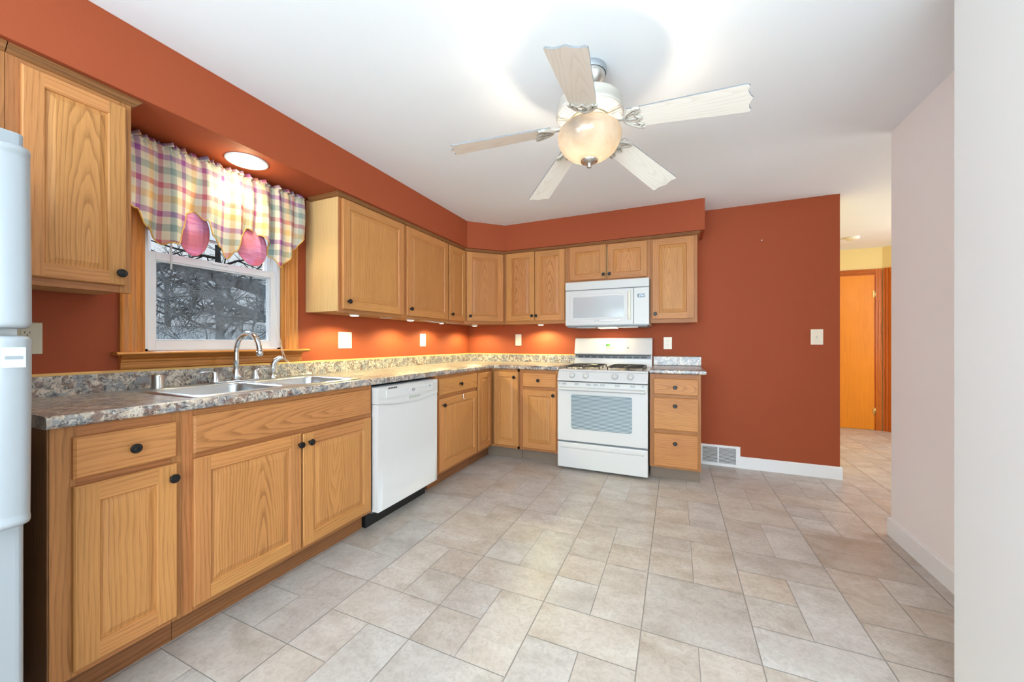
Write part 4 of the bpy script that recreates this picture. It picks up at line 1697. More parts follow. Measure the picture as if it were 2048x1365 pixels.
# ------------------------------------------------------------------ refrigerator
def build_fridge():
    root = thing('refrigerator', 'white top-freezer refrigerator at the edge of the view, only its handle side showing', 'refrigerator', (0.05, -3.578, 0))
    # local: x toward the room, y negative away from the cabinets
    yb, ye = -0.002, -0.76
    m = MB()
    m.box(0.0, 0.66, ye, yb, 0.02, 1.675)
    m.obj('fridge_body', FRIDGEW, root, bevel=0.006)
    m = MB()
    m.box(0.56, 0.66, ye + 0.02, yb - 0.02, 0.0, 0.06)
    m.obj('toe_grille', GREYP, root)

    def doorm(name, z0, z1, h0, h1, flip):
        m = MB()
        n = 10
        # door skin, bulging a little
        def fx(t):
            return 0.735 + 0.010 * (1 - (2 * t - 1) ** 2)
        prof = [(0.664, yb), (0.720, yb)]
        for i in range(1, 5):
            a = R(90 * i / 5)
            prof.append((0.720 + 0.015 * math.sin(a), yb - 0.015 + 0.015 * math.cos(a)))
        for i in range(n + 1):
            t = i / n
            prof.append((fx(t), yb - 0.016 + (ye + 0.03 - yb) * t))
        prof += [(0.72, ye), (0.664, ye)]
        m.extrude(prof, 'z', z0, z1, smooth=False)
        d = m.obj(name, FRIDGEW, root, bevel=0.004)
        # moulded full-height handle
        m = MB()
        ns, nz = 16, 40
        def P(i, j):
            e = 0.5 - 0.5 * math.cos(PI * j / nz)
            e = 0.35 * j / nz + 0.65 * e
            z = h0 + (h1 - h0) * e
            d = min(z - h0, h1 - z)
            tt = (h1 - z) / (h1 - h0) if flip else (z - h0) / (h1 - h0)
            bulge = 0.078 - 0.016 * tt ** 1.3
            if tt > 0.955:
                bulge += 0.006
            rr = 0.014
            k = math.sqrt(max(0.0, 1 - ((rr - d) / rr) ** 2)) if d < rr else 1.0
            a = PI * i / ns
            sx = abs(math.sin(a)) ** 0.5
            cy = math.copysign(abs(math.cos(a)) ** 0.6, math.cos(a))
            return (0.728 + (bulge - 0.012 + 0.012 * k) * sx, yb - 0.036 + (0.032 + 0.006 * k) * cy, z)
        m.grid(P, ns, nz)
        for jj in (0, nz):
            ps = [P(i, jj) for i in range(ns + 1)]
            b0 = m.pts(ps)
            m.face([b0 + i for i in (range(ns + 1) if jj else range(ns, -1, -1))])
        h = m.obj('handle', FRIDGEW, d)
        return d, h
    doorm('freezer_door', 1.178, 1.672, 1.176, 1.625, False)
    d, h = doorm('refrigerator_door', 0.07, 1.158, 0.690, 1.157, True)
    m = MB()
    m.box(0.8005, 0.8065, -0.055, -0.018, 1.080, 1.129)
    bd = m.obj('badge_plate', plain('badge_white', srgb(206, 216, 224), 0.3), h, bevel=0.001)
    m = MB()
    m.box(0.8063, 0.8072, -0.050, -0.023, 1.1005, 1.1085)
    m.obj('badge_stripe', plain('badge_grey', srgb(150, 158, 164), 0.35), bd)
    m = MB()
    m.box(0.664, 0.70, ye + 0.01, yb - 0.005, 1.158, 1.178)
    m.obj('door_gasket', PALEG, root)


build_fridge()

# ------------------------------------------------------------------ outlets and switches
def wall_plate(name, label, loc, rz, kinds, mat=ALMOND, cat='outlet', wd=0.078, ht=0.124, color_in=None):
    """local x along the wall, front at -y"""
    root = thing(name, label, cat, loc, rz)
    w = wd if len(kinds) == 1 else 0.124
    m = MB()
    m.box(-w / 2, w / 2, -0.006, 0.0, -ht / 2, ht / 2)
    m.obj('cover_plate', mat, root, bevel=0.003, seg=3)
    for k, kd in enumerate(kinds):
        cx = 0 if len(kinds) == 1 else (-0.024 if k == 0 else 0.024)
        if kd == 'switch':
            m = MB()
            m.box(cx - 0.006, cx + 0.006, -0.0072, -0.0058, -0.012, 0.012)
            m.obj('switch_slot', PALEG, root)
            m = MB()
            m.box(cx - 0.0042, cx + 0.0042, -0.016, -0.006, 0.001, 0.010)
            m.obj('toggle', mat, root, bevel=0.001)
        elif kd == 'outlet':
            for zc in (-0.020, 0.020):
                m = MB()
                m.prism(rrect(cx - 0.016, cx + 0.016, zc - 0.0135, zc + 0.0135, 0.009, 4), 0.0058, 0.0078, mi=0)
                for i, p in enumerate(m.v):
                    m.v[i] = (p[0], -p[2], p[1])
                s = len(m.v)
                m.box(cx - 0.0075, cx - 0.0055, -0.0083, -0.0075, zc - 0.001, zc + 0.007, mi=1)
                m.box(cx + 0.0050, cx + 0.0068, -0.0083, -0.0075, zc - 0.001, zc + 0.006, mi=1)
                m.box(cx - 0.002, cx + 0.002, -0.0083, -0.0075, zc - 0.009, zc - 0.0055, mi=1)
                m.obj('receptacle', [mat, BLACK], root)
        for zc in ((-0.045, 0.045) if kd != 'blank' else (-0.03, 0.03)):
            m = MB()
            m.lathe([(0, -0.0072), (0.0025, -0.0070), (0.003, -0.006)], 8, (cx, 0, zc), axis='y', cap=False)
            m.obj('screw', mat, root)
    return root


wall_plate('outlet', 'almond outlet plate on the terracotta wall beside the refrigerator', (0.0, -3.385, 1.158), RL, ['outlet'], plain('beige_plastic', srgb(206, 196, 172), 0.35))
wall_plate('switch_plate', 'double white plate with a toggle and an outlet, nearest the window', (0.0, -1.864, 1.160), RL, ['switch', 'outlet'], cat='switch')
wall_plate('outlet', 'white rectangular plate on the window wall under the middle wall cabinet', (0.0, -0.912, 1.168), RL, ['outlet'], ALMOND, wd=0.09)
wall_plate('switch_plate', 'small plain white plate on the back wall near the corner', (0.652, 0, 1.174), 0, ['blank'], cat='plate', wd=0.074, ht=0.13)
wall_plate('outlet', 'white duplex outlet on the red wall above the short countertop', (2.234, 0, 1.138), 0, ['outlet'], wd=0.076, ht=0.12)
wall_plate('switch_plate', 'single toggle switch plate near the open end of the red wall', (3.405, 0, 1.191), 0, ['switch'], cat='switch', wd=0.086, ht=0.132)

m = MB()
m.tube([(F + 0.006, -1.192, 0.7035), (F + 0.022, -1.192, 0.7045), (F + 0.0235, -1.192, 0.700), (F + 0.0235, -1.192, 0.664), (F + 0.028, -1.192, 0.656), (F + 0.036, -1.192, 0.658), (F + 0.040, -1.192, 0.668)], 0.0017, 6)
tag(m.obj('door_hook', CHROME), 'small bright metal hook over the top of the cabinet door beyond the dishwasher', 'hook')

# wall return-air register
root = thing('floor_register', 'white slotted air vent set in the baseboard by the drawer cabinet', 'vent', (2.512, 0, 0))
m = MB()
RW, RH = 0.331, 0.192
for q in ((0, RW, 0, 0.028), (0, RW, RH - 0.022, RH), (0, 0.024, 0.028, RH - 0.022), (RW - 0.034, RW, 0.028, RH - 0.022), (0.148, 0.160, 0.028, RH - 0.022)):
    m.box(q[0], q[1], -0.014, 0, q[2] + 0.001, q[3])
m.obj('register_frame', TRIMW, root)
m = MB()
m.box(0.02, RW - 0.03, -0.004, -0.001, 0.02, RH - 0.02)
m.obj('duct_backing', DARKIN, root)
m = MB()
for k in range(12):
    z = 0.032 + k * 0.0116
    for a, b in ((0.024, 0.148), (0.160, RW - 0.034)):
        m.extrude([(-0.012, z), (-0.004, z + 0.004), (-0.004, z + 0.0052), (-0.012, z + 0.0022)], 'x', a, b)
sl = m.obj('louver_slats', TRIMW, root)
sl['kind'] = 'stuff'

# nail and tiny wall chips
root = thing('wall_nail', 'tiny bright nail left in the upper part of the red wall', 'nail', (3.008, 0, 2.049))
m = MB()
m.tube([(0, 0, 0), (-0.002, -0.018, 0.006)], 0.0022, 6)
m.lathe([(0, -0.021), (0.006, -0.020), (0.006, -0.018)], 8, (-0.002, 0, 0.006), axis='y', cap=False)
m.obj('nail_shank', CHROME, root)

# ------------------------------------------------------------------ recessed light over the sink
root = thing('recessed_light', 'round white recessed ceiling light in the soffit over the sink', 'light', (0.198, -2.690, SB))
m = MB()
m.lathe([(0.098, -0.0005), (0.098, -0.004), (0.090, -0.007), (0.080, -0.004), (0.078, -0.001)], 36, cap=False)
m.obj('trim_ring', TRIMW, root)
m = MB()
m.lathe([(0.079, -0.0022), (0.070, -0.008), (0.050, -0.013), (0.026, -0.016), (0, -0.017)], 32, cap=False)
m.obj('lens', CANLENS, root)
light('can_lens_glow', 'POINT', (0.198, -2.690, SB - 0.05), 1.5, (1.0, 0.80, 0.46), shadow_soft_size=0.03)
light('can_light', 'SPOT', (0.198, -2.690, SB - 0.03), 12, (1.0, 0.84, 0.52), (0, 0, 0), spot_size=R(136), spot_blend=0.5, shadow_soft_size=0.07)

# ------------------------------------------------------------------ under-cabinet puck lights
PUCKS = [((0.227, -1.985), 'puck light nearest the window under the wide wall cabinet', 0.034),
         ((0.217, -1.365), 'puck light under the wall cabinet above the plain outlet', 0.034),
         ((0.190, -0.860), 'small puck light at the end of a flat white transformer, under the slim cabinet', 0.024),
         ((0.230, -0.270), 'puck light under the angled corner cabinet', 0.034),
         ((0.985, -0.175), 'puck light on the back wall run beside the microwave', 0.034)]
ZP = UB + 0.010
for (px_, py_), lb, rd in PUCKS:
    o = thing('puck_light', lb, 'light', (px_, py_, ZP), 0, 'under-cabinet puck lights')
    m = MB()
    m.lathe([(rd * 0.9, -0.0002), (rd, -0.003), (rd, -0.014), (rd * 0.93, -0.017), (rd * 0.85, -0.017)], 24, cap=False)
    m.obj('housing', TRIMW, o)
    m = MB()
    m.lathe([(rd * 0.85, -0.017), (rd * 0.6, -0.0195), (0, -0.0205)], 24, cap=False)
    m.obj('lens', LENS, o)
    light('puck_lamp', 'SPOT', (px_, py_, ZP - 0.024), 18.0 if rd > 0.03 else 13.0, (1.0, 0.96, 0.50), (0, 0, 0), spot_size=R(158), spot_blend=0.5, shadow_soft_size=0.015)
m = MB()
m.box(-0.022, 0.022, -0.07, 0.05, -0.016, -0.0004)
o = m.obj('light_transformer', TRIMW, None, bevel=0.003)
o.location = (0.225, -1.02, ZP)
tag(o, 'flat white transformer box for the puck lights under the wall cabinets', 'transformer')
m = MB()
m.tube([(0.25, -1.94, ZP - 0.004), (0.27, -1.86, ZP - 0.006), (0.262, -1.78, ZP - 0.004), (0.225, -1.72, ZP - 0.018), (0.25, -1.62, ZP - 0.006), (0.26, -1.5, ZP - 0.004), (0.24, -1.41, ZP - 0.006),
        (0.25, -1.30, ZP - 0.005), (0.262, -1.18, ZP - 0.012), (0.235, -1.10, ZP - 0.008)], 0.0028, 6)
o = m.obj('light_cable', TRIMW, None)
tag(o, 'thin white cable sagging between the puck lights on the window wall', 'cable')
m = MB()
m.tube([(0.215, -0.82, ZP - 0.006), (0.255, -0.70, ZP - 0.010), (0.26, -0.52, ZP - 0.006), (0.25, -0.40, ZP - 0.012), (0.24, -0.312, ZP - 0.008)], 0.0028, 6)
o = m.obj('light_cable', TRIMW, None)
tag(o, 'short white cable leading to the puck light in the corner', 'cable')

# ------------------------------------------------------------------ ceiling fan
def build_fan():
    cx, cy = 1.946, -2.249
    root = thing('ceiling_fan', 'white five-blade ceiling fan with a lit alabaster bowl', 'fan', (cx, cy, H))
    m = MB()
    m.lathe([(0.0, 0.0), (0.075, 0.0), (0.078, -0.006), (0.078, -0.022), (0.074, -0.028)], 36, cap=False)
    m.obj('ceiling_plate', plain('grey_metal_ring', srgb(150, 155, 160), 0.4, 0.3), root)
    m = MB()
    m.lathe([(0.072, -0.022), (0.071, -0.040), (0.062, -0.060), (0.046, -0.080), (0.030, -0.096), (0.020, -0.108), (0.015, -0.112), (0.015, -0.150)], 36, cap=False)
    m.obj('canopy', STEELK, root)
    m = MB()
    m.lathe([(0.015, -0.128), (0.06, -0.132), (0.115, -0.138), (0.138, -0.148), (0.144, -0.160), (0.144, -0.196), (0.150, -0.200), (0.150, -0.210), (0.146, -0.216),
             (0.124, -0.2205), (0.088, -0.225), (0.080, -0.225), (0.078, -0.232), (0.05, -0.236), (0.05, -0.262)], 48, cap=False)
    mo = m.obj('motor_housing', FANW, root)
    m = MB()
    for k in range(48):
        a = 2 * PI * k / 48
        ca, sa = math.cos(a), math.sin(a)
        for s0, s1, w_ in ((0.094, 0.140, 0.0026),):
            n = Vector((-sa, ca, 0)) * w_
            p0 = Vector((ca * s0, sa * s0, -0.2265))
            p1 = Vector((ca * s1, sa * s1, -0.2190))
            dn = Vector((0, 0, -0.0028))
            b0 = m.pts([p0 - n, p0 + n, p1 + n, p1 - n, p0 - n + dn, p0 + n + dn, p1 + n + dn, p1 - n + dn])
            for q in ((0, 1, 2, 3), (7, 6, 5, 4), (0, 4, 5, 1), (1, 5, 6, 2), (2, 6, 7, 3), (3, 7, 4, 0)):
                m.face([b0 + i for i in q])
    m.obj('housing_ribs', FANW, mo)
    m = MB()
    m.lathe([(0.082, -0.224), (0.084, -0.230), (0.080, -0.233), (0.078, -0.230)], 36, cap=False)
    m.obj('trim_ring', plain('pale_gold', srgb(176, 164, 138), 0.4, 0.3), mo)
    # blades
    zr = 2.105 - H
    proto = None
    for k, deg in enumerate((-11.6, 60.5, 131.5, 203.0, -84.5)):
        a = R(deg)
        M = Matrix.Rotation(a, 4, 'Z')
        droop = math.atan2(0.078, 0.43)
        MBk = M @ Matrix.Translation((0.185, 0, zr)) @ Matrix.Rotation(droop, 4, 'Y') @ Matrix.Rotation(R(-11), 4, 'X')
        b = bpy.data.objects.new('blade', None)
        # outline in local x (outwards), y
        L = 0.452
        half = []
        n = 14
        for i in range(n + 1):
            t = i / n
            half.append((L * 0.955 * t, 0.054 + 0.015 * t))
        tipc = [(L * 0.975, 0.0675), (L * 0.985, 0.058), (L * 0.972, 0.045), (L * 0.972, 0.032), (L * 0.984, 0.016), (L * 1.002, 0.0)]
        up = half + tipc
        low = [(x, -y) for x, y in reversed(up[:-1])]
        pts2 = up + low
        mm = MB(MBk)
        th = 0.0028
        c = len(pts2)
        b0 = mm.pts([(x, y, -th) for x, y in pts2])
        b1 = mm.pts([(x, y, th) for x, y in pts2])
        sd = 0.13 + 0.17 * k
        uv = [(y, x) for x, y in pts2]
        mm.face([b0 + i for i in range(c)], uv, (sd, 1))
        mm.face([b1 + i for i in range(c - 1, -1, -1)], uv[::-1], (sd, 1))
        for i in range(c):
            j = (i + 1) % c
            mm.face([b0 + j, b0 + i, b1 + i, b1 + j], [uv[j], uv[i], uv[i], uv[j]], (sd, 0), mi=1)
        bl = mm.obj('blade', [BLADE, plain('blade_edge_grey', srgb(120, 124, 128), 0.4) if k == 0 else bpy.data.materials['blade_edge_grey']], root)
        # blade iron: arm from the hub and scalloped holder under the blade
        mm = MB(M)
        mm.tube([(0.060, 0, -0.250), (0.095, 0, -0.262), (0.135, 0, -0.272), (0.175, 0, -0.280)], [0.014, 0.012, 0.011, 0.012], 8, flat=0.55)
        mm.M = MBk
        z_ = -0.0075
        arc = []
        for i in range(17):
            t = -1 + 2 * i / 16
            y = 0.060 * t
            x = 0.045 - 0.065 * (1 - t * t) + 0.0
            arc.append((x, y, z_))
        mm.tube(arc, 0.0065, 8)
        arc2 = []
        for i in range(25):
            t = -1 + 2 * i / 24
            y = 0.060 * t
            x = 0.052 - 0.022 * abs(math.sin(t * PI * 1.5)) ** 0.8
            arc2.append((x, y, z_))
        mm.tube(arc2, 0.0055, 8)
        for t in (-0.5, 0, 0.5):
            mm.tube([(-0.016 + 0.02 * abs(t), t * 0.05, z_), (0.034, t * 0.075, z_)], 0.0045, 6)
        for yy in (-0.055, 0.055):
            mm.lathe([(0, -0.014), (0.006, -0.013), (0.006, -0.004)], 10, (0.050, yy, 0), cap=False)
        mm.obj('blade_iron', FANW, root)
    # light kit
    m = MB()
    m.lathe([(0.05, -0.238), (0.062, -0.245), (0.064, -0.268), (0.045, -0.275), (0.02, -0.28), (0.008, -0.29), (0.008, -0.412)], 30, cap=False)
    m.obj('light_fitter', FANW, root)
    m = MB()
    zt = -0.262
    pr = [(0.114, zt), (0.134, zt - 0.018), (0.142, zt - 0.040), (0.141, zt - 0.055), (0.133, zt - 0.078), (0.118, zt - 0.105), (0.090, zt - 0.128), (0.058, zt - 0.145), (0.030, zt - 0.152)]
    pts_ = []
    m.lathe(pr, 48, cap=False)
    m.obj('glass_bowl', BOWL, root, solid=0.003)
    m = MB()
    m.lathe([(0.038, zt - 0.150), (0.037, zt - 0.158), (0.022, zt - 0.164), (0.010, zt - 0.166), (0.008, zt - 0.172), (0.011, zt - 0.177), (0.010, zt - 0.184), (0, zt - 0.187)], 24, cap=False)
    m.obj('finial', STEELK, root)
    for k in range(2):
        a = R(75 + 180 * k)
        bx, by = 0.062 * math.cos(a), 0.062 * math.sin(a)
        m = MB()
        m.lathe([(0.012, 0.018), (0.013, 0.0), (0.020, -0.012), (0.026, -0.030), (0.024, -0.046), (0.013, -0.056), (0, -0.058)], 16, (bx, by, zt - 0.022), cap=False)
        m.obj('bulb', emit('bulb_glow', (1.0, 0.80, 0.55, 1), 14.0) if k == 0 else bpy.data.materials['bulb_glow'], root)
        light('fan_bulb_light', 'POINT', (cx + bx * 0.3, cy + by * 0.3, H + zt - 0.06), 16.5, (1.0, 0.84, 0.64), shadow_soft_size=0.045)


build_fan()

# ------------------------------------------------------------------ valance, rod, blind, cords
def interp(pts, y):
    if y <= pts[0][0]:
        return pts[0][1]
    for (a, b), (c, d) in zip(pts, pts[1:]):
        if y <= c:
            t = (y - a) / (c - a)
            t = t * t * (3 - 2 * t)
            return b + (d - b) * t
    return pts[-1][1]


BOT = [(-3.19, 1.79), (-3.10, 1.745), (-3.06, 1.672), (-3.0, 1.612), (-2.945, 1.622), (-2.925, 1.70), (-2.905, 1.782), (-2.87, 1.808), (-2.825, 1.77), (-2.80, 1.70), (-2.755, 1.655),
       (-2.71, 1.602), (-2.69, 1.64), (-2.66, 1.735), (-2.61, 1.792), (-2.56, 1.770), (-2.50, 1.722), (-2.475, 1.66), (-2.435, 1.604), (-2.395, 1.640), (-2.33, 1.74), (-2.275, 1.812)]


def build_valance():
    root = thing('valance', 'gathered plaid window valance with pink-lined scallops, hung over the sink', 'curtain', (0.085, 0, 0))
    rng = random.Random(9)
    ya, yb = -3.188, -2.268
    nu, nv = 360, 36
    folds = [(rng.uniform(16, 24) if i % 2 else rng.uniform(28, 40), rng.uniform(0, 6.28), rng.uniform(0.5, 1)) for i in range(4)]

    def fold(y, t):
        f = 0
        for fr, ph, am in folds:
            f += am * math.sin(fr * 2.1 * y + ph + 1.5 * math.sin(3 * y + ph))
        f *= 0.0150 * (0.30 + 0.8 * t)
        g = math.sin(y * 190 + 2 * math.sin(y * 23)) * 0.0055 * math.exp(-t * 9) + math.sin(y * 118 + 1) * 0.004 * math.exp(-t * 4)
        return f + g

    arcl = [0]
    for i in range(1, nu + 1):
        y1 = ya + (yb - ya) * i / nu
        y0_ = ya + (yb - ya) * (i - 1) / nu
        arcl.append(arcl[-1] + math.hypot(y1 - y0_, (fold(y1, 0.6) - fold(y0_, 0.6))) * 1.25)
    m = MB()
    top = 2.078

    def P(i, j):
        y = ya + (yb - ya) * i / nu
        zb = interp(BOT, y)
        t = j / nv
        z = top + 0.004 * math.sin(y * 160) - (top - zb) * t
        x = fold(y, t) + 0.010 * math.sin(PI * min(t * 1.1, 1)) - (0.010 if j == 1 else 0)
        return (x, y, z)
    m.grid(P, nu, nv, uv=lambda i, j: (arcl[i], P(i, j)[2]))
    m.obj('plaid_cloth', PLAID, root, solid=0.0012)
    # heading ruffle above the rod
    m = MB()
    m.grid(lambda i, j: (fold(ya + (yb - ya) * i / nu, 0.0) * 2.6 - 0.006 * j + 0.007 * math.sin(i * 0.9) * j / 3, ya + (yb - ya) * i / nu, 2.074 + 0.0085 * j + (0.003 * math.sin(i * 0.37) if j == 3 else 0)), nu, 3,
           uv=lambda i, j: (arcl[i] + 0.05, 2.0 + 0.01 * j))
    m.obj('heading_ruffle', PLAID, root, solid=0.001)
    # gold bound hem
    m = MB()
    path = []
    for i in range(0, nu + 1, 2):
        p = P(i, nv)
        path.append((p[0], p[1], p[2]))
    m.tube(path, 0.0032, 5)
    m.obj('bound_hem', GOLDEDGE, root)
    # pink lining showing in the two pulled-up scallops
    for (c, hw, zc, hz, rot) in ((-2.866, 0.070, 1.700, 0.115, 0.0), (-2.582, 0.088, 1.700, 0.112, 0.22)):
        m = MB()
        n = 24

        def Q(i, j):
            a, b = -1 + 2 * i / n, -1 + 2 * j / n
            # square to disc, then a rounded shell shape narrower at the foot
            dx, dz = a * math.sqrt(1 - b * b / 2), b * math.sqrt(1 - a * a / 2)
            w_ = hw * (1.0 + 0.10 * dz)
            y, z = dx * w_, dz * hz
            y, z = y * math.cos(rot) - z * math.sin(rot), y * math.sin(rot) + z * math.cos(rot)
            r2_ = min(1.0, dx * dx + dz * dz)
            x = -0.004 - 0.022 * r2_ + 0.0035 * math.cos(dx * 14) * (1 - r2_) - 0.006 * math.exp(-(dx * 9) ** 2)
            return (x, c + y, zc + z)
        m.grid(Q, n, n, uv=lambda i, j: (Q(i, j)[1], Q(i, j)[2]))
        m.obj('scallop_lining', LINING, root, solid=0.0012)
        m = MB()
        rim = [Q(i, 0) for i in range(n + 1)] + [Q(n, j) for j in range(1, n + 1)] + [Q(i, n) for i in range(n - 1, -1, -1)] + [Q(0, j) for j in range(n - 1, -1, -1)]
        m.tube(rim, 0.0022, 5)
        m.obj('lining_hem', plain('rose_hem', srgb(206, 120, 120), 0.7) if rot == 0 else bpy.data.materials['rose_hem'], root)
    r2 = thing('curtain_rod', 'slim white curtain rod carrying the plaid valance', 'curtain rod', (0, 0, 0))
    m = MB()
    m.tube([(0.002, -3.190, 2.083), (0.040, -3.190, 2.083), (0.050, -3.182, 2.083), (0.050, -2.250, 2.083), (0.040, -2.236, 2.083), (0.002, -2.236, 2.083)], 0.0055, 8)
    m.obj('rod', TRIMW, r2)


build_valance()
root = thing('window_blind', 'white mini blind raised into a stack behind the valance', 'blind', (0, 0, 0))
m = MB()
m.box(-0.028, 0.0, -3.02, -2.37, 1.975, 2.012)
m.obj('head_rail', SLATW, root)
m = MB()
for k in range(46):
    z = 1.700 + k * 0.0059
    m.extrude([(-0.026, z), (-0.014, z + 0.003), (-0.002, z), (-0.014, z + 0.0036)], 'y', -3.018, -2.372)
s_ = m.obj('slats', SLATW, root)
s_['kind'] = 'stuff'
m = MB()
m.box(-0.027, -0.001, -3.018, -2.372, 1.684, 1.698)
m.obj('bottom_rail', SLATW, root, bevel=0.003)
m = MB()
m.tube([(0.004, -2.935, 1.98), (0.006, -2.934, 1.75), (0.006, -2.934, 1.505)], 0.0042, 8)
m.obj('tilt_wand', plain('clear_acrylic', srgb(214, 218, 220), 0.15), root)
m = MB()
m.tube([(0.004, -2.434, 1.98), (0.010, -2.426, 1.6), (0.030, -2.412, 1.25), (0.0665, -2.402, 1.10), (0.072, -2.385, 1.04), (0.092, -2.34, 0.985), (0.105, -2.300, 0.945), (0.100, -2.268, 0.934)], 0.0016, 5)
m.tube([(0.004, -2.440, 1.98), (0.008, -2.436, 1.6), (0.026, -2.424, 1.25), (0.0665, -2.408, 1.10), (0.070, -2.40, 1.05), (0.080, -2.345, 0.975), (0.082, -2.305, 0.940), (0.078, -2.262, 0.934)], 0.0016, 5)
m.obj('pull_cord', CORD, root)
m = MB()
m.lathe([(0.004, 0.0), (0.008, 0.006), (0.010, 0.034), (0, 0.036)], 12, axis='y', cap=False)
o = m.obj('cord_tassel', CORD, root)
o.location = (0.094, -2.262, 0.9365)
o.rotation_euler = (0, 0, R(-8))

# ------------------------------------------------------------------ hall
def hall_door(name, label, p0, p1, dx0, dx1, ztop, hinge_at=None):
    """door with casing in the wall plane from p0 to p1; local x along, -y into the hall"""
    a = math.atan2(p1[1] - p0[1], p1[0] - p0[0])
    root = bpy.data.objects.new(name, None)
    COL.objects.link(root)
    root.location = (p0[0], p0[1], 0)
    root.rotation_euler = (0, 0, a)
    root['kind'] = 'structure'
    root['label'] = label
    m = MB()
    m.box(dx0, dx1, -0.012, -0.001, 0.008, ztop, 'z')
    m.obj('door_slab', DOORWOOD, root)
    cw = 0.062
    def cas(m, x0, x1, z0, z1, vert):
        n = 12
        w_ = (x1 - x0) if vert else (z1 - z0)
        pr = [(-0.001, 0)]
        for i in range(n + 1):
            s = i / n
            pr.append((-0.022 + 0.004 * (0.5 - 0.5 * math.cos(2 * PI * 2 * s)), s * w_))
        pr.append((-0.001, w_))
        if vert:
            m.extrude([(x0 + b, c) for c, b in pr], 'z', z0, z1)
        else:
            m.extrude([(c, z0 + b) for c, b in pr], 'x', x0, x1)
    for x0, x1 in ((dx0 - cw - 0.01, dx0 - 0.01), (dx1 + 0.010, dx1 + 0.010 + cw)):
        m = MB()
        cas(m, x0, x1, 0.0, ztop + 0.015 + cw, True)
        m.box(x0 - 0.001 if x0 > dx1 else x1, (x1 if x0 > dx1 else x1 + 0.01), -0.001, 0.0, 0, 0.01)
        m.obj('door_casing', HALLWOOD, root)
    m = MB()
    cas(m, dx0 - 0.01, dx1 + 0.01, ztop + 0.015, ztop + 0.015 + cw, False)
    m.obj('door_casing', HALLWOOD, root)
    m = MB()
    m.box(dx1, dx1 + 0.010, -0.016, -0.001, 0, ztop + 0.015, 'z')
    m.box(dx0 - 0.010, dx0, -0.016, -0.001, 0, ztop + 0.015, 'z')
    m.box(dx0, dx1, -0.016, -0.001, ztop, ztop + 0.015, 'x')
    m.obj('door_jamb', HALLWOOD, root)
    if hinge_at:
        for z in (0.25, 1.78):
            m = MB()
            m.lathe([(0.006, z - 0.045), (0.006, z + 0.045)], 10, (hinge_at, -0.019, 0))
            m.box(hinge_at - 0.016, hinge_at + 0.016, -0.0165, -0.0125, z - 0.043, z + 0.043)
            m.obj('hinge', BRASS, root)
    return root


hall_door('door_1', 'orange-brown flat wooden door at the end of the hall', (3.9, 2.42), (4.762, 2.42), 0.09, 0.778, 2.03, 0.780)
hall_door('door_2', 'wooden door in the angled hall wall, only its casing in view', HC, HE, 0.085, 0.80, 2.03)
root = thing('smoke_detector', 'small round white smoke detector on the hall ceiling', 'smoke detector', (4.215, 1.69, H))
m = MB()
m.lathe([(0.062, -0.0005), (0.064, -0.012), (0.058, -0.026), (0.04, -0.033), (0, -0.034)], 28, cap=False)
m.obj('detector_body', plain('detector_white', srgb(236, 230, 212), 0.4), root)
light('hall_ceiling_light', 'POINT', (4.9, 0.9, 1.9), 3.5, (1.0, 0.84, 0.6), shadow_soft_size=0.12)

# ------------------------------------------------------------------ outside
def branch(m, p, d, L, r, depth, rng, n_side=5):
    pts_ = [p.copy()]
    rad = [r]
    q = p.copy()
    dd = d.copy()
    steps = 5
    for i in range(steps):
        dd = (dd + Vector((rng.uniform(-1, 1), rng.uniform(-1, 1), rng.uniform(-0.8, 0.9))) * 0.22).normalized()
        q = q + dd * (L / steps)
        pts_.append(q.copy())
        rad.append(r * (1 - 0.65 * (i + 1) / steps))
    m.tube(pts_, rad, max(3, n_side), smooth=False)
    if depth > 0:
        for k in range(rng.randint(3, 5)):
            i = rng.randint(1, steps)
            nd = (dd + Vector((rng.uniform(-1, 1), rng.uniform(-1, 1), rng.uniform(-0.9, 0.9))) * 1.0).normalized()
            branch(m, pts_[i], nd, L * rng.uniform(0.45, 0.75), rad[i] * 0.62, depth - 1, rng, n_side - 1)


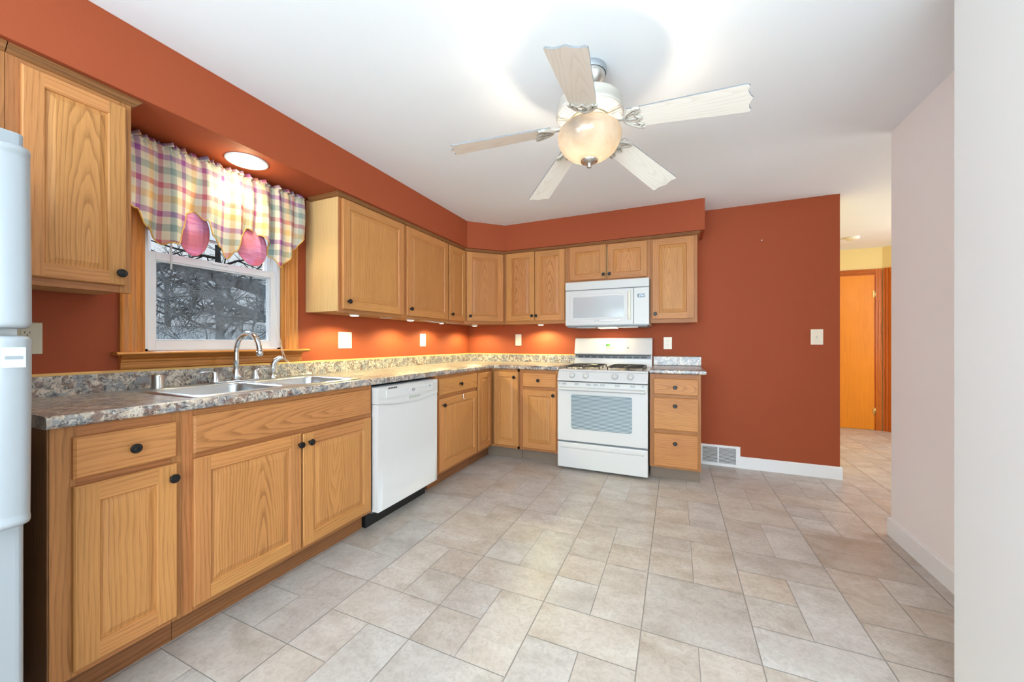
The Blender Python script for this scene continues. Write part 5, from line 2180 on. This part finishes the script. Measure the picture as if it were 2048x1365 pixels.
BARK = plain('wet_bark', srgb(40, 40, 40), 0.8)
specs = [((-5.0, 2.9), 0.20, 'bare dark tree with a thick limb reaching across the window view', 1, 1.3),
         ((-10.8, 3.0), 0.16, 'bare tree with fine branching twigs, standing before the shed', 2, 1.5),
         ((-22.5, 6.8), 0.20, 'bare tree rising behind the snowy-roofed shed', 3, 2.2)]
for (x, y), r, lb, sdv, bl in specs:
    rng = random.Random(sdv * 5)
    m = MB()
    trunk = [Vector((0, 0, -1.2)), Vector((0.05, 0.02, 0.3)), Vector((0.0, 0.1, 1.6)), Vector((0.1, 0.0, 3.0)), Vector((0, 0, 4.6))]
    m.tube(trunk, [r, r * 0.85, r * 0.75, r * 0.6, r * 0.35], 7, smooth=False)
    for k in range(13):
        z = 0.7 + k * 0.28
        side = Vector((rng.uniform(-0.5, 0.5), (-1 if (k % 2 or sdv == 1) else 1) * rng.uniform(0.6, 1), rng.uniform(-0.1, 0.4))).normalized()
        branch(m, Vector((0, 0, z)), side, bl * rng.uniform(0.75, 1.2), r * 0.30, 3, rng)
    if sdv == 1:
        limbs = [([(0, 0, 1.0), (0, -0.9, 1.85), (0, -1.7, 2.02), (0.02, -2.5, 2.20), (0, -3.1, 2.30), (0.05, -3.6, 2.33), (0, -4.3, 2.26)], [0.17, 0.15, 0.135, 0.12, 0.08, 0.055, 0.02]),
                 ([(0, 0, 0.9), (0.1, -0.9, 1.30), (0.05, -2.0, 1.56), (0.1, -2.7, 1.80), (0, -3.1, 1.98), (0.1, -3.7, 2.12)], [0.08, 0.07, 0.055, 0.045, 0.03, 0.012]),
                 ([(0, -1.2, 1.42), (0, -2.2, 1.58), (0.1, -2.9, 1.60), (0, -3.5, 1.78), (0, -3.9, 1.86)], [0.04, 0.035, 0.028, 0.02, 0.01])]
        for pts_l, rad_l in limbs:
            P_ = [Vector(p) for p in pts_l]
            fine, fr = [], []
            for a in range(len(P_) - 1):
                for q in range(4):
                    tt = q / 4
                    fine.append(P_[a].lerp(P_[a + 1], tt) + Vector((0, 0, rng.uniform(-0.02, 0.02))))
                    fr.append(rad_l[a] + (rad_l[a + 1] - rad_l[a]) * tt)
            fine.append(P_[-1])
            fr.append(rad_l[-1])
            m.tube(fine, fr, 6, smooth=False)
            for q in range(3, len(fine), 1):
                for _ in range(3):
                    nd = Vector((rng.uniform(-0.6, 0.6), rng.uniform(-1, 0.3), rng.uniform(-0.9, 0.9))).normalized()
                    branch(m, fine[q], nd, rng.uniform(0.35, 0.8), min(0.02, fr[q] * 0.5), 2, rng, 4)
    o = m.obj('bare_tree', BARK)
    o.location = (x, y, 0)
    tag(o, lb, 'tree', None)
t = NT('winter_ground')
t.set(Base_Color=t.mix(t.noise(t.geo(), 3.0, 4.0), srgb(110, 104, 96), srgb(190, 192, 192)), Roughness=0.9)
m = MB()
m.box(-40, -0.2, -30, 30, -1.4, -1.2)
o = struct(m.obj('ground_yard', t.m))
root = thing('shed', 'low brown shed with a pale snowy roof across the yard', 'shed', (-14.0, 4.2, -1.2))
m = MB()
m.box(-2, 0, -3.5, 3.5, 0, 2.35)
m.obj('shed_wall', plain('brown_siding', srgb(112, 98, 88), 0.8), root)
m = MB()
m.extrude([(0.25, 2.33), (-1.0, 2.85), (-2.25, 2.33), (-2.25, 2.40), (-1.0, 2.95), (0.25, 2.42)], 'y', -3.7, 3.7)
m.obj('shed_roof', plain('snowy_roof', srgb(200, 206, 210), 0.8), root)
